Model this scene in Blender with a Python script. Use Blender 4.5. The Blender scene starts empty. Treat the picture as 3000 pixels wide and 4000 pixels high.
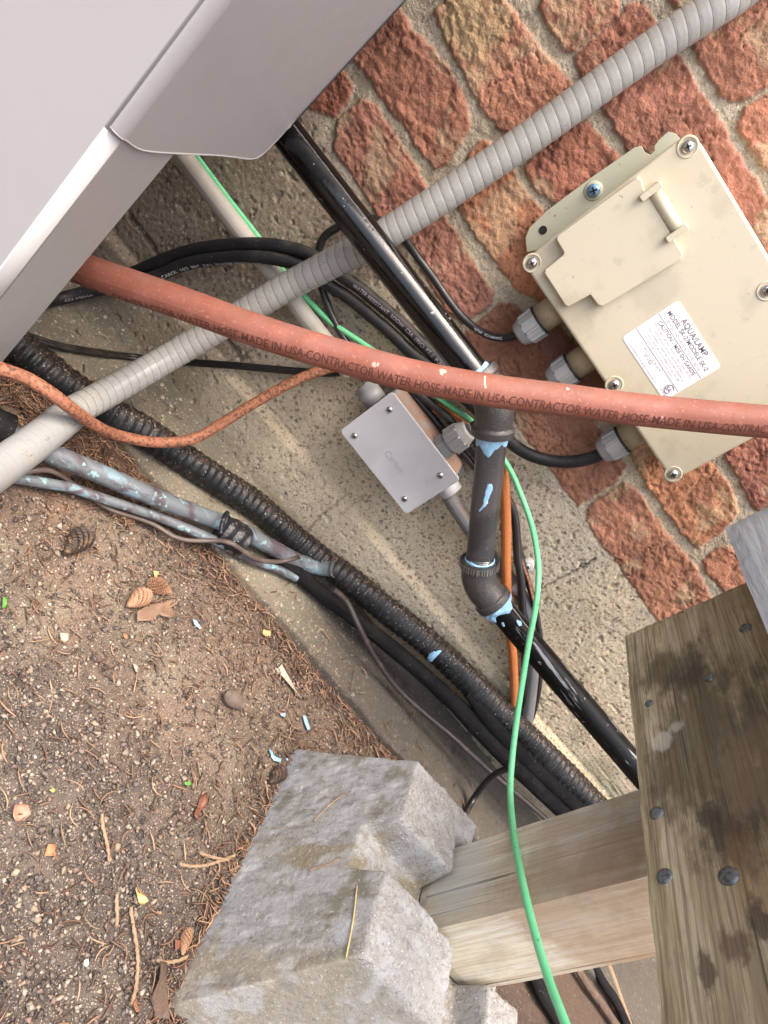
import bpy, bmesh, math, random
import numpy as np
from mathutils import Vector, Matrix
from mathutils.bvhtree import BVHTree
from mathutils.geometry import tessellate_polygon
random.seed(7); rng = np.random.default_rng(7)
C = bpy.context.scene.collection
S = bpy.context.scene
# ------------------------------------------------------------------ camera, sky, sun, exposure
FPX = 2602.5                      # focal length in pixels of the 3000x4000 photograph
M = np.array([[0.61378347, 0.25681131, 0.74653721],
              [0.76549383, -0.42489018, -0.48320547],
              [0.1931037, 0.86805316, -0.45737805]])     # rows: camera right, down, forward in the world
CAM = np.array([0.0, -0.8, 0.575])
cam = bpy.data.cameras.new('camera'); co = bpy.data.objects.new('camera', cam); C.objects.link(co)
cam.sensor_fit = 'VERTICAL'; cam.sensor_height = 36; cam.lens = 36 * FPX / 4000
cam.clip_start = 0.02; cam.clip_end = 200
R3 = Matrix([[M[0][i], -M[1][i], -M[2][i]] for i in range(3)]).to_4x4()
co.matrix_world = Matrix.Translation(Vector(CAM)) @ R3
S.camera = co
SUN_EL, SUN_AZ = 78, 180
w = bpy.data.worlds.new("World"); S.world = w; w.use_nodes = True
nt = w.node_tree; sky = nt.nodes.new('ShaderNodeTexSky'); sky.sky_type = 'NISHITA'; sky.sun_disc = False
sky.sun_elevation = math.radians(SUN_EL); sky.sun_rotation = math.radians(SUN_AZ); sky.air_density = 1.0; sky.dust_density = 8.0; sky.ozone_density = 1.2
nt.links.new(sky.outputs[0], nt.nodes['Background'].inputs[0]); nt.nodes['Background'].inputs[1].default_value = 0.15
sd = bpy.data.lights.new('sun', 'SUN'); sd.energy = 0.5; sd.angle = math.radians(60); sd.color = (1, .985, .965)
so = bpy.data.objects.new('sun', sd); C.objects.link(so)
_e, _a = math.radians(SUN_EL), math.radians(SUN_AZ)
so.rotation_euler = Vector((math.sin(_a) * math.cos(_e), math.cos(_a) * math.cos(_e), math.sin(_e))).to_track_quat('Z', 'Y').to_euler()
S.view_settings.view_transform = 'Standard'; S.view_settings.look = 'None'; S.view_settings.gamma = 1; S.view_settings.exposure = 1.86

# ------------------------------------------------------------------ helpers: measuring the place from known planes
def ray(px, py): return M.T @ np.array([(px - 1500) / FPX, (py - 2000) / FPX, 1.0])
def P(px, py, y, zmin=None):      # point at distance y (towards the wall), kept above zmin
    d = ray(px, py); s = y / d[1]
    if zmin is not None and s * d[2] < zmin - CAM[2]: s = (zmin - CAM[2]) / d[2]
    return CAM + d * s
def G(px, py, z=0.0):
    d = ray(px, py); return CAM + d * ((z - CAM[2]) / d[2])
def XP(px, py, x):
    d = ray(px, py); return CAM + d * (x / d[0])

# ------------------------------------------------------------------ numpy noise
def _h(i, j, s):
    n = (i.astype(np.int64) * 374761393 + j.astype(np.int64) * 668265263 + s * 974634777) & 0xffffffff
    n = ((n ^ (n >> 13)) * 1274126177) & 0xffffffff
    n = (n ^ (n >> 16)) & 0xffffffff
    return n / 4294967295.0
def vn(x, y, s=0):
    i = np.floor(x); j = np.floor(y); fx = x - i; fy = y - j
    fx = fx * fx * (3 - 2 * fx); fy = fy * fy * (3 - 2 * fy)
    return (_h(i, j, s) * (1 - fx) + _h(i + 1, j, s) * fx) * (1 - fy) + (_h(i, j + 1, s) * (1 - fx) + _h(i + 1, j + 1, s) * fx) * fy
def fbm(x, y, sc, o=4, s=0):
    t = 0; a = .5; n = 0
    for k in range(o): t = t + a * vn(x * sc, y * sc, s + k * 17); n += a; a *= .5; sc *= 2.03
    return t / n
def sst(a, b, x): t = np.clip((x - a) / (b - a), 0, 1); return t * t * (3 - 2 * t)
def mixc(c, d, f): return c * (1 - f[..., None]) + np.array(d) * f[..., None]

# ------------------------------------------------------------------ objects
def empty(name, loc, label, cat, group=None):
    o = bpy.data.objects.new(name, None); C.objects.link(o); o.location = loc; o.empty_display_size = .02
    tag(o, label, cat, group); return o
def tag(o, label=None, cat=None, group=None, kind=None):
    if label: o['label'] = label
    if cat: o['category'] = cat
    if group: o['group'] = group
    if kind: o['kind'] = kind
    return o
def rootloc(p):
    v = Vector((0, 0, 0))
    while p is not None: v += p.location; p = p.parent
    return v
def obj(name, V, F, m, parent=None, smooth=True, uv=None, col=None, att=None):
    if hasattr(parent, 'o'): parent = parent.o
    V = np.asarray(V, float)
    if parent is not None: L = rootloc(parent); loc = Vector((0, 0, 0))
    else:
        mn = V.min(0); mx = V.max(0); L = Vector(((mn[0] + mx[0]) / 2, (mn[1] + mx[1]) / 2, mn[2])); loc = L
    V = V - np.array(L)
    me = bpy.data.meshes.new(name)
    if isinstance(F, np.ndarray):
        n = F.shape[1]
        me.vertices.add(len(V)); me.vertices.foreach_set('co', V.astype(np.float32).ravel())
        me.loops.add(F.size); me.loops.foreach_set('vertex_index', F.astype(np.int32).ravel())
        me.polygons.add(len(F)); me.polygons.foreach_set('loop_start', np.arange(0, F.size, n, dtype=np.int32))
        me.polygons.foreach_set('loop_total', np.full(len(F), n, dtype=np.int32)); me.update(calc_edges=True)
    else: me.from_pydata([tuple(v) for v in V], [], [tuple(f) for f in F]); me.update()
    if smooth: me.polygons.foreach_set('use_smooth', [True] * len(me.polygons))
    if uv is not None:
        ul = me.uv_layers.new(name='UVMap'); vi = np.zeros(len(me.loops), np.int32); me.loops.foreach_get('vertex_index', vi)
        ul.data.foreach_set('uv', np.asarray(uv, np.float32)[vi].ravel())
    if col is not None:
        a = me.color_attributes.new('Col', 'FLOAT_COLOR', 'POINT')
        c4 = np.ones((len(V), 4), np.float32); c4[:, :3] = col.reshape(-1, 3); a.data.foreach_set('color', c4.ravel())
    if att is not None:
        for k, v in att.items():
            a = me.attributes.new(k, 'FLOAT', 'POINT'); a.data.foreach_set('value', v.astype(np.float32).ravel())
    if m is not None:
        for mm in (m if isinstance(m, list) else [m]): me.materials.append(mm)
    o = bpy.data.objects.new(name, me); o.location = loc; C.objects.link(o)
    if parent is not None: o.parent = parent
    return o
def gridF(nx, ny):
    a = (np.arange(nx - 1)[:, None] * ny + np.arange(ny - 1)[None, :]).ravel()
    return np.stack([a, a + ny, a + ny + 1, a + 1], 1)
class MB:
    def __init__(s): s.V = []; s.F = []
    def add(s, V, F):
        n = len(s.V); s.V += [tuple(v) for v in V]; s.F += [tuple(i + n for i in f) for f in F]; return s
    def build(s, name, m, parent=None, smooth=True, bevel=0): 
        o = obj(name, s.V, s.F, m, parent, smooth)
        if bevel: bev(o, bevel)
        return o
def bev(o, wd, seg=2, ang=35):
    b = o.modifiers.new('b', 'BEVEL'); b.width = wd; b.segments = seg; b.limit_method = 'ANGLE'; b.angle_limit = math.radians(ang); b.harden_normals = False
    e = o.modifiers.new('w', 'WEIGHTED_NORMAL'); e.keep_sharp = True
def catmull(pts, n=10):
    P_ = [np.array(p, float) for p in pts]
    if len(P_) == 2: return np.array([P_[0] + (P_[1] - P_[0]) * t for t in np.linspace(0, 1, n)])
    P_ = [2 * P_[0] - P_[1]] + P_ + [2 * P_[-1] - P_[-2]]
    out = []
    for i in range(1, len(P_) - 2):
        p0, p1, p2, p3 = P_[i - 1:i + 3]
        for k in range(n):
            t = k / n
            out.append(.5 * ((2 * p1) + (-p0 + p2) * t + (2 * p0 - 5 * p1 + 4 * p2 - p3) * t * t + (-p0 + 3 * p1 - 3 * p2 + p3) * t ** 3))
    out.append(P_[-2]); return np.array(out)
def resample(p, step):
    d = np.r_[0, np.cumsum(np.linalg.norm(np.diff(p, axis=0), axis=1))]
    n = max(2, int(round(d[-1] / step)) + 1); u = np.linspace(0, d[-1], n)
    return np.stack([np.interp(u, d, p[:, k]) for k in range(3)], 1), u
def frames(p):
    T = np.gradient(p, axis=0); T /= np.linalg.norm(T, axis=1)[:, None]
    a = np.array([0, 0, 1.0]) if abs(T[0][2]) < .9 else np.array([1.0, 0, 0])
    n = np.cross(T[0], a); n /= np.linalg.norm(n); Ns = [n]
    for i in range(1, len(p)):
        n = n - T[i] * n.dot(T[i]); n /= np.linalg.norm(n); Ns.append(n)
    Ns = np.array(Ns); return T, Ns, np.cross(T, Ns)
class Tube: pass
def tube(name, pts, r, m, parent=None, step=.004, seg=16, spline=True, rf=None, caps=True, smooth_path=True):
    p = catmull(pts, 12) if spline else np.array(pts, float)
    p, u = resample(p, step)
    if smooth_path and spline:
        for _ in range(6): p[1:-1] = p[1:-1] * .5 + (p[:-2] + p[2:]) * .25
    T, N, B = frames(p); a = np.linspace(0, 2 * np.pi, seg + 1)
    rr = np.full((len(p), seg + 1), r) if rf is None else rf(u[:, None], a[None, :]) * np.ones((len(p), seg + 1))
    V = p[:, None, :] + rr[..., None] * (np.cos(a)[None, :, None] * N[:, None, :] + np.sin(a)[None, :, None] * B[:, None, :])
    uv = np.stack(np.broadcast_arrays(u[:, None], a[None, :] / (2 * np.pi)), -1).reshape(-1, 2)
    V = V.reshape(-1, 3); F = gridF(len(p), seg + 1)[:, ::-1]
    if caps:
        n = len(V); V = np.vstack([V, p[0], p[-1]]); uv = np.vstack([uv, [0, 0], [u[-1], 0]])
        k = np.arange(seg); b = (len(p) - 1) * (seg + 1)
        F = np.vstack([F, np.stack([k, k + 1, np.full(seg, n), np.full(seg, n)], 1)[:, :4], np.stack([b + k + 1, b + k, np.full(seg, n + 1), np.full(seg, n + 1)], 1)])
        F = [tuple(f[:3]) if f[2] == f[3] else tuple(f) for f in F.tolist()]
    o = obj(name, V, F, m, parent, True, uv=uv)
    t = Tube(); t.o = o; t.p = p; t.u = u; t.N = N; t.B = B; t.T = T; t.r = r; return t
def lathe(A, D, prof, seg=24, V=None):   # prof: (distance along axis, radius)
    A = np.array(A, float); D = np.array(D, float); D /= np.linalg.norm(D)
    a = np.array([0, 0, 1.0]) if abs(D[2]) < .9 else np.array([0, 1.0, 0])
    n = np.cross(D, a); n /= np.linalg.norm(n); b = np.cross(D, n); out = []; F = []
    for (s, r) in prof:
        for k in range(seg):
            t = 2 * np.pi * k / seg; rr = r(t) if callable(r) else r
            out.append(A + D * s + rr * (math.cos(t) * n + math.sin(t) * b))
    m = len(prof)
    for i in range(m - 1):
        for k in range(seg): k2 = (k + 1) % seg; F.append((i * seg + k, i * seg + k2, (i + 1) * seg + k2, (i + 1) * seg + k))
    F.append(tuple(range(seg))[::-1]); F.append(tuple((m - 1) * seg + k for k in range(seg)))
    return out, F
def box(a, b):
    x0, y0, z0 = a; x1, y1, z1 = b
    V = [(x0, y0, z0), (x1, y0, z0), (x1, y1, z0), (x0, y1, z0), (x0, y0, z1), (x1, y0, z1), (x1, y1, z1), (x0, y1, z1)]
    return V, [(0, 3, 2, 1), (4, 5, 6, 7), (0, 1, 5, 4), (1, 2, 6, 5), (2, 3, 7, 6), (3, 0, 4, 7)]
def rounded(pts, r, n=5):         # round the corners of a 2D polygon; r may be a list
    out = []; N_ = len(pts)
    for i in range(N_):
        p = np.array(pts[i], float); a = np.array(pts[i - 1], float) - p; b = np.array(pts[(i + 1) % N_], float) - p
        la, lb = np.linalg.norm(a), np.linalg.norm(b); rr = r[i] if isinstance(r, (list, tuple)) else r
        if rr <= 0: out.append(p); continue
        d = min(rr, la * .45, lb * .45); A = p + a / la * d; B_ = p + b / lb * d
        for k in range(n + 1): t = k / n; out.append(A * (1 - t) ** 2 + p * 2 * t * (1 - t) + B_ * t * t)
    return out
def prism(poly, fn0, fn1):        # poly 2D -> two 3D rings
    n = len(poly); V = [fn0(*q) for q in poly] + [fn1(*q) for q in poly]
    F = [(i, (i + 1) % n, n + (i + 1) % n, n + i) for i in range(n)] + [tuple(range(n))[::-1], tuple(range(n, 2 * n))]
    return V, F
def slab_xz(poly, y0, y1): return prism(poly, lambda x, z: (x, y1, z), lambda x, z: (x, y0, z))

# ------------------------------------------------------------------ materials
def mat(name, base, rough=.6, metal=0, layers=(), bumps=(), spec=.5, coat=0, coord='Object', attr=False):
    m = bpy.data.materials.new(name); m.use_nodes = True; nt = m.node_tree; L = nt.links; bs = nt.nodes['Principled BSDF']
    N = nt.nodes.new
    tc = N('ShaderNodeTexCoord'); geo = N('ShaderNodeNewGeometry')
    def src(kind, stretch=(1, 1, 1)):
        o = {'Object': tc.outputs['Object'], 'UV': tc.outputs['UV'], 'World': geo.outputs['Position']}[kind]
        if tuple(stretch) == (1, 1, 1): return o
        mp = N('ShaderNodeMapping'); mp.inputs['Scale'].default_value = stretch; L.new(o, mp.inputs[0]); return mp.outputs[0]
    def mrange(v, lo, hi, a=0, b=1, smooth=True):
        r = N('ShaderNodeMapRange'); r.interpolation_type = 'SMOOTHSTEP' if smooth else 'LINEAR'
        L.new(v, r.inputs[0]); r.inputs[1].default_value = lo; r.inputs[2].default_value = hi; r.inputs[3].default_value = a; r.inputs[4].default_value = b; return r.outputs[0]
    def math_(op, a, b):
        q = N('ShaderNodeMath'); q.operation = op
        for i, v in enumerate((a, b)):
            if isinstance(v, (int, float)): q.inputs[i].default_value = v
            else: L.new(v, q.inputs[i])
        return q.outputs[0]
    def noise(scale, detail=4, stretch=(1, 1, 1), kind=coord, dist=0, ro=.55):
        n = N('ShaderNodeTexNoise'); n.inputs['Scale'].default_value = scale; n.inputs['Detail'].default_value = detail
        n.inputs['Distortion'].default_value = dist; n.inputs['Roughness'].default_value = ro; L.new(src(kind, stretch), n.inputs[0]); return n.outputs[0]
    def mix(a, bcol, fac, blend='MIX'):
        x = N('ShaderNodeMix'); x.data_type = 'RGBA'; x.blend_type = blend; L.new(fac, x.inputs[0]) if not isinstance(fac, float) else setattr(x.inputs[0], 'default_value', fac)
        L.new(a, x.inputs[6])
        if isinstance(bcol, tuple): x.inputs[7].default_value = (*bcol, 1)
        else: L.new(bcol, x.inputs[7])
        return x.outputs[2]
    if attr: ca = N('ShaderNodeVertexColor'); ca.layer_name = 'Col'; c = ca.outputs[0]
    else: rg = N('ShaderNodeRGB'); rg.outputs[0].default_value = (*base, 1); c = rg.outputs[0]
    extra_h = []
    for l in layers:
        k = l['k']
        if k == 'n':      # noise patch
            f = mrange(noise(l['s'], l.get('d', 4), l.get('st', (1, 1, 1)), l.get('c', coord), l.get('w', 0), l.get('ro', .55)), l['lo'], l['hi'], 0, l.get('f', 1))
        elif k == 'agg':  # stones in a matrix
            v = N('ShaderNodeTexVoronoi'); v.inputs['Scale'].default_value = l['s']; v.inputs['Randomness'].default_value = 1
            nn = N('ShaderNodeMix'); nn.data_type = 'VECTOR'; nn.inputs[0].default_value = l.get('warp', .0015) 
            no = N('ShaderNodeTexNoise'); no.inputs['Scale'].default_value = l['s'] * 1.3; L.new(src(coord), no.inputs[0])
            ad = N('ShaderNodeVectorMath'); ad.operation = 'MULTIPLY_ADD'; L.new(no.outputs[1], ad.inputs[0]); ad.inputs[1].default_value = (l.get('warp', .4) / l['s'],) * 3; L.new(src(coord), ad.inputs[2])
            L.new(ad.outputs[0], v.inputs[0])
            sep = N('ShaderNodeSeparateColor'); L.new(v.outputs['Color'], sep.inputs[0])
            rp = N('ShaderNodeValToRGB'); rp.color_ramp.interpolation = 'CONSTANT'; el = rp.color_ramp.elements
            pal = l['pal']; el[0].position = 0; el[0].color = (*pal[0], 1); el[1].position = 1 / len(pal); el[1].color = (*pal[1], 1)
            for i in range(2, len(pal)): e = el.new(i / len(pal)); e.color = (*pal[i], 1)
            L.new(sep.outputs[0], rp.inputs[0])
            has = mrange(sep.outputs[1], 1 - l['dens'], 1 - l['dens'] + .01)
            ins = mrange(v.outputs['Distance'], l.get('r1', .5), l.get('r0', .35), 0, l.get('f', 1))
            f = math_('MULTIPLY', has, ins); col = rp.outputs[0]
            if l.get('mask'): at = N('ShaderNodeAttribute'); at.attribute_name = l['mask']; f = math_('MULTIPLY', f, at.outputs['Fac'])
            c = mix(c, col, f); extra_h.append((f, l.get('bump', 0))); continue
        elif k == 'spot':
            d = N('ShaderNodeVectorMath'); d.operation = 'MULTIPLY'; 
            sb = N('ShaderNodeVectorMath'); sb.operation = 'SUBTRACT'; L.new(geo.outputs['Position'], sb.inputs[0]); sb.inputs[1].default_value = tuple(float(q) for q in l['p'])
            L.new(sb.outputs[0], d.inputs[0]); d.inputs[1].default_value = tuple(l.get('sc', (1, 1, 1)))
            ln = N('ShaderNodeVectorMath'); ln.operation = 'LENGTH'; L.new(d.outputs[0], ln.inputs[0])
            nz = math_('MULTIPLY', math_('SUBTRACT', noise(l.get('s', 60), 8, l.get('ns', (1, .45, 1)), kind='World', ro=.68), .5), l.get('w', 1.2) * 2.2 * l['r'])
            f = mrange(math_('ADD', ln.outputs['Value'], nz), l['r'], l['r'] * l.get('in_', .4), 0, l.get('f', 1))
        elif k == 'ring':  # marks at even spacing along a tube (UV.x in metres)
            sp = N('ShaderNodeSeparateXYZ'); L.new(tc.outputs['UV'], sp.inputs[0])
            fr = math_('FRACT', math_('DIVIDE', math_('ADD', sp.outputs[0], math_('MULTIPLY', sp.outputs[1], l.get('sp', 0))), l['p']), 0)
            f = mrange(math_('ABSOLUTE', math_('SUBTRACT', fr, .5), 0), .5 - l['w'], .5, 0, l.get('f', 1))
            if l.get('brk'): f = math_('MULTIPLY', f, mrange(noise(l['brk'], 2), .35, .6))
        elif k == 'attr':
            at = N('ShaderNodeAttribute'); at.attribute_name = l['n']; f = mrange(at.outputs['Fac'], 0, 1, 0, l.get('f', 1))
        elif k == 'up':   # dust settled on upward faces
            sp = N('ShaderNodeSeparateXYZ'); L.new(geo.outputs['Normal'], sp.inputs[0])
            f = math_('MULTIPLY', mrange(sp.outputs[2], l['lo'], l['hi'], 0, l.get('f', 1)), mrange(noise(l['s'], 5), l.get('nlo', .4), l.get('nhi', .6)))
        c = mix(c, l['col'], f, l.get('b', 'MIX'))
    L.new(c, bs.inputs['Base Color'])
    rn = noise(60, 3); L.new(mrange(rn, .3, .7, max(0, rough - .08), min(1, rough + .08)), bs.inputs['Roughness'])
    bs.inputs['Metallic'].default_value = metal; bs.inputs['Specular IOR Level'].default_value = spec
    if coat: bs.inputs['Coat Weight'].default_value = coat; bs.inputs['Coat Roughness'].default_value = .12
    hn = None
    for b in bumps:
        if b[0] == 'v':
            v = N('ShaderNodeTexVoronoi'); v.inputs['Scale'].default_value = b[1]; L.new(src(coord), v.inputs[0]); o = v.outputs['Distance']
        else: o = noise(b[1], b[3] if len(b) > 3 else 4, b[4] if len(b) > 4 else (1, 1, 1))
        bp = N('ShaderNodeBump'); bp.inputs['Distance'].default_value = b[2]; bp.inputs['Strength'].default_value = 1; L.new(o, bp.inputs['Height'])
        if hn is not None: L.new(hn, bp.inputs['Normal'])
        hn = bp.outputs[0]
    for f, d in extra_h:
        if d:
            bp = N('ShaderNodeBump'); bp.inputs['Distance'].default_value = d; L.new(f, bp.inputs['Height'])
            if hn is not None: L.new(hn, bp.inputs['Normal'])
            hn = bp.outputs[0]
    if hn is not None: L.new(hn, bs.inputs['Normal'])
    return m
def lay(s, lo, hi, col, **k): return dict(k='n', s=s, lo=lo, hi=hi, col=col, **k)
STONES = [(.20, .13, .08), (.40, .32, .23), (.10, .085, .07), (.52, .46, .37), (.25, .155, .095), (.17, .16, .155), (.30, .23, .15), (.22, .17, .11)]
m_wall = mat('brick_and_mortar', (0, 0, 0), .9, attr=True, layers=[
    dict(k='agg', s=310, dens=.55, pal=[(.62, .56, .46), (.30, .25, .20), (.45, .38, .28), (.22, .19, .16), (.52, .46, .38)], r0=.2, r1=.45, f=.75, bump=.0005, mask='mort'),
    dict(k='agg', s=130, dens=.16, pal=[(.66, .62, .55), (.26, .20, .16), (.44, .36, .28), (.55, .5, .44)], r0=.3, r1=.42, f=.85, bump=.0010, mask='mort'),
    lay(300, .57, .64, (.14, .06, .035), f=.5, d=6, ro=.65), lay(90, .60, .72, (.50, .25, .15), f=.25)],
    bumps=[('n', 500, .0013, 4), ('n', 190, .0024, 6)])
m_conc = mat('aggregate_concrete', (0, 0, 0), .92, attr=True, layers=[
    dict(k='agg', s=460, dens=.8, pal=STONES, r0=.3, r1=.5, f=.5, bump=.0002, mask='lit_bare'),
    dict(k='agg', s=240, dens=.50, pal=STONES, r0=.34, r1=.46, f=.7, bump=.0002, mask='lit_bare'),
    dict(k='agg', s=135, dens=.34, pal=STONES, r0=.30, r1=.40, f=.8, bump=.0002, mask='lit_bare'),
    lay(420, .62, .68, (.10, .08, .06), f=.5)],
    bumps=[('n', 600, .0004, 3)])
m_ground = mat('sandy_soil', (0, 0, 0), .95, attr=True, layers=[
    dict(k='agg', s=560, dens=.62, pal=[(.40, .32, .23), (.24, .19, .135), (.48, .39, .28), (.13, .10, .075), (.34, .25, .165), (.50, .43, .33)], r0=.25, r1=.5, f=.6, bump=.0006, mask='lit_bare'),
    dict(k='agg', s=260, dens=.25, pal=[(.48, .42, .34), (.24, .20, .17), (.55, .42, .32), (.14, .12, .11), (.38, .33, .28)], r0=.32, r1=.45, f=.8, bump=.0010, mask='lit_bare')],
    bumps=[('n', 900, .0007, 3), ('n', 200, .0015, 5)])
m_casing = mat('enamelled_steel', (.385, .372, .36), .42, spec=.3, layers=[lay(9, .45, .75, (.37, .35, .335), f=.6)], bumps=[('n', 900, .00006, 2)])
m_seam = mat('seam_shade_grey', (.28, .26, .27), .5)  # darker grey painted for the shadow in the panel seam
m_gasblack = mat('black_pipe_paint', (.003, .003, .003), .14, spec=.5, layers=[lay(110, .68, .69, (.45, .45, .47), f=.5)], bumps=[('n', 300, .00012, 3)])
m_gasscr = mat('scuffed_black_pipe', (.003, .003, .003), .42, spec=.2, layers=[lay(60, .60, .66, (.30, .30, .31), f=.75, st=(.25, 3.0, 3.0), d=6), lay(150, .69, .70, (.4, .4, .4), f=.4)], bumps=[('n', 300, .0002, 3)])
m_nipple = mat('bare_black_steel', (.085, .083, .083), .36, metal=.35, layers=[lay(24, .4, .7, (.13, .11, .10), f=.35, st=(1, 1, .25)), lay(22, .45, .65, (.045, .045, .047), f=.85, st=(1, 1, .3)), lay(300, .6, .7, (.2, .19, .18), f=.5)], bumps=[('n', 500, .0002, 3)])
m_elbow = mat('cast_iron', (.10, .096, .094), .42, metal=.6, layers=[lay(60, .5, .7, (.15, .125, .11), f=.6), lay(500, .6, .7, (.24, .22, .2), f=.35)], bumps=[('n', 520, .0008, 3)])
m_paste = mat('blue_thread_sealant', (.27, .50, .70), .6, layers=[lay(120, .45, .65, (.38, .60, .76), f=.8)], bumps=[('n', 260, .0010, 4)])
m_hose = mat('terracotta_rubber', (.23, .076, .048), .66, layers=[lay(28, .42, .66, (.30, .11, .08), f=.8), lay(16, .56, .70, (.26, .10, .065), f=.55, st=(1, 1, 1)), lay(330, .60, .68, (.60, .25, .15), f=.35), dict(k='up', lo=.35, hi=.95, s=45, col=(.20, .105, .085), f=.60, nlo=.42, nhi=.6), lay(70, .70, .715, (.70, .46, .38), f=.6)], bumps=[('n', 400, .00025, 4)])
m_hosetext = mat('impressed_letter_shade', (.095, .03, .02), .75)  # dark flat colour painted for the shadow in the impressed letters
m_flex = mat('grey_liquidtight', (.31, .305, .28), .26, layers=[dict(k='ring', p=.0105, w=.06, col=(.09, .075, .06), f=.9, sp=.0105), lay(40, .58, .75, (.30, .27, .22), f=.5), lay(300, .66, .70, (.16, .14, .11), f=.5)], bumps=[('n', 200, .0001, 2)])
m_flex2 = mat('pale_conduit_sleeve', (.29, .29, .28), .40, layers=[dict(k='ring', p=.0095, w=.045, col=(.13, .105, .08), f=.8, sp=.0095, brk=60), lay(35, .55, .7, (.32, .29, .22), f=.6), lay(240, .64, .68, (.17, .15, .11), f=.7, st=(1, .3, 1))], bumps=[('n', 200, .0002, 2)])
m_pvc = mat('weathered_pvc', (.44, .41, .35), .55, layers=[lay(26, .5, .7, (.33, .29, .23), f=.6), lay(400, .66, .7, (.2, .17, .13), f=.5)])
m_pvcd = mat('dark_grey_pvc', (.13, .135, .14), .55, layers=[lay(60, .5, .65, (.20, .19, .18), f=.5), dict(k='up', lo=.2, hi=.9, s=90, col=(.26, .15, .09), f=.4, nlo=.4, nhi=.6)])
m_green = mat('green_insulation', (.15, .58, .27), .38, layers=[lay(30, .45, .7, (.20, .56, .30), f=.8), lay(260, .665, .68, (.02, .18, .06), f=.7)], bumps=[('n', 80, .0002, 2)])
m_orange = mat('orange_jacket', (.50, .165, .045), .6, layers=[lay(420, .56, .66, (.12, .045, .02), f=.45), lay(60, .55, .7, (.38, .14, .06), f=.6)], bumps=[('n', 300, .0003, 3)])
m_rusty = mat('grimy_orange_jacket', (.34, .13, .065), .72, layers=[lay(300, .46, .58, (.06, .032, .022), f=.8, d=8), lay(45, .5, .66, (.26, .10, .055), f=.6), lay(150, .64, .7, (.55, .30, .18), f=.6)], bumps=[('n', 300, .0005, 4)])
m_cable = mat('black_rubber_cable', (.013, .013, .014), .55, spec=.35, layers=[lay(30, .5, .7, (.035, .033, .032), f=.7), lay(420, .66, .7, (.2, .19, .17), f=.5), dict(k='up', lo=.3, hi=1, s=60, col=(.12, .09, .07), f=.35)])
m_wireblk = mat('black_wire', (.012, .012, .012), .38, layers=[lay(300, .67, .7, (.22, .18, .15), f=.5), dict(k='up', lo=.4, hi=1, s=80, col=(.10, .06, .045), f=.4)])
m_white = mat('white_print', (.62, .62, .62), .6)
m_corr = mat('black_ribbed_drain', (.010, .010, .010), .48, spec=.4, layers=[lay(55, .5, .68, (.026, .022, .020), f=.7), dict(k='up', lo=.70, hi=.98, s=420, col=(.24, .13, .085), f=.7, nlo=.54, nhi=.62), lay(420, .655, .68, (.42, .42, .38), f=.75)], bumps=[('n', 300, .0003, 4)])
m_insul = mat('black_foam_insulation', (.006, .0055, .0055), .8, spec=.2, layers=[lay(40, .5, .7, (.014, .012, .011), f=.8), lay(300, .68, .7, (.2, .16, .12), f=.5)], bumps=[('n', 160, .0008, 4)])
m_copper = mat('verdigris_copper', (.14, .155, .165), .55, metal=.15, layers=[lay(45, .46, .56, (.085, .062, .068), f=.9, d=8, st=(.35, 1, 1)), lay(55, .53, .60, (.19, .28, .32), f=.85, d=8, w=.8, st=(.4, 1, 1)), lay(110, .61, .65, (.28, .46, .45), f=.8, d=8), lay(300, .62, .7, (.05, .04, .045), f=.5)], bumps=[('n', 240, .0004, 4)])
m_brown = mat('brown_sheath', (.095, .068, .056), .5, layers=[lay(60, .5, .7, (.18, .13, .11), f=.6)])
m_darkbrown = mat('dark_brown_sheath', (.028, .02, .017), .55, layers=[lay(60, .5, .7, (.09, .065, .05), f=.6)])
m_tape = mat('black_vinyl_tape', (.012, .012, .013), .35, layers=[lay(300, .655, .67, (.5, .5, .48), f=.6)], bumps=[('n', 90, .0025, 3)])
m_box = mat('beige_thermoplastic', (.55, .50, .37), .45, layers=[lay(7, .42, .7, (.55, .475, .32), f=.6), lay(22, .54, .72, (.42, .37, .26), f=.50, d=8), lay(60, .60, .70, (.36, .32, .24), f=.35, d=8), dict(k='spot', p=P(2230, 1230, .742), r=.035, col=(.36, .30, .20), f=.45, s=50, w=.8), dict(k='spot', p=P(2560, 1130, .742), r=.03, col=(.38, .34, .27), f=.35, s=60, w=.9), dict(k='spot', p=P(2120, 1000, .742), r=.022, col=(.34, .29, .2), f=.5, s=60, w=.9), lay(200, .72, .735, (.12, .1, .07), f=.6)], bumps=[('n', 700, .00008, 2)])
m_plate = mat('painted_backplate', (.44, .44, .33), .42, layers=[lay(120, .69, .70, (.06, .05, .045), f=.8), lay(15, .5, .7, (.40, .39, .28), f=.6)])
m_hub = mat('tan_hub', (.38, .31, .20), .5, layers=[lay(30, .5, .68, (.27, .22, .14), f=.6), lay(260, .66, .69, (.05, .04, .03), f=.7)])
m_gland = mat('grey_nylon_gland', (.27, .27, .265), .42, layers=[lay(40, .55, .75, (.33, .31, .28), f=.5), lay(300, .68, .7, (.15, .13, .1), f=.5)])
m_jlid = mat('grey_pvc_lid', (.53, .53, .54), .38, layers=[lay(10, .45, .7, (.36, .36, .37), f=.5), lay(300, .70, .715, (.12, .08, .05), f=.8)], bumps=[('n', 600, .0001, 2)])
m_jbox = mat('dusty_grey_pvc', (.26, .25, .25), .6, layers=[dict(k='up', lo=.3, hi=.8, s=50, col=(.30, .17, .11), f=.85, nlo=.32, nhi=.55), lay(300, .6, .68, (.36, .18, .10), f=.4)], bumps=[('n', 300, .0004, 3)])
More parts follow.
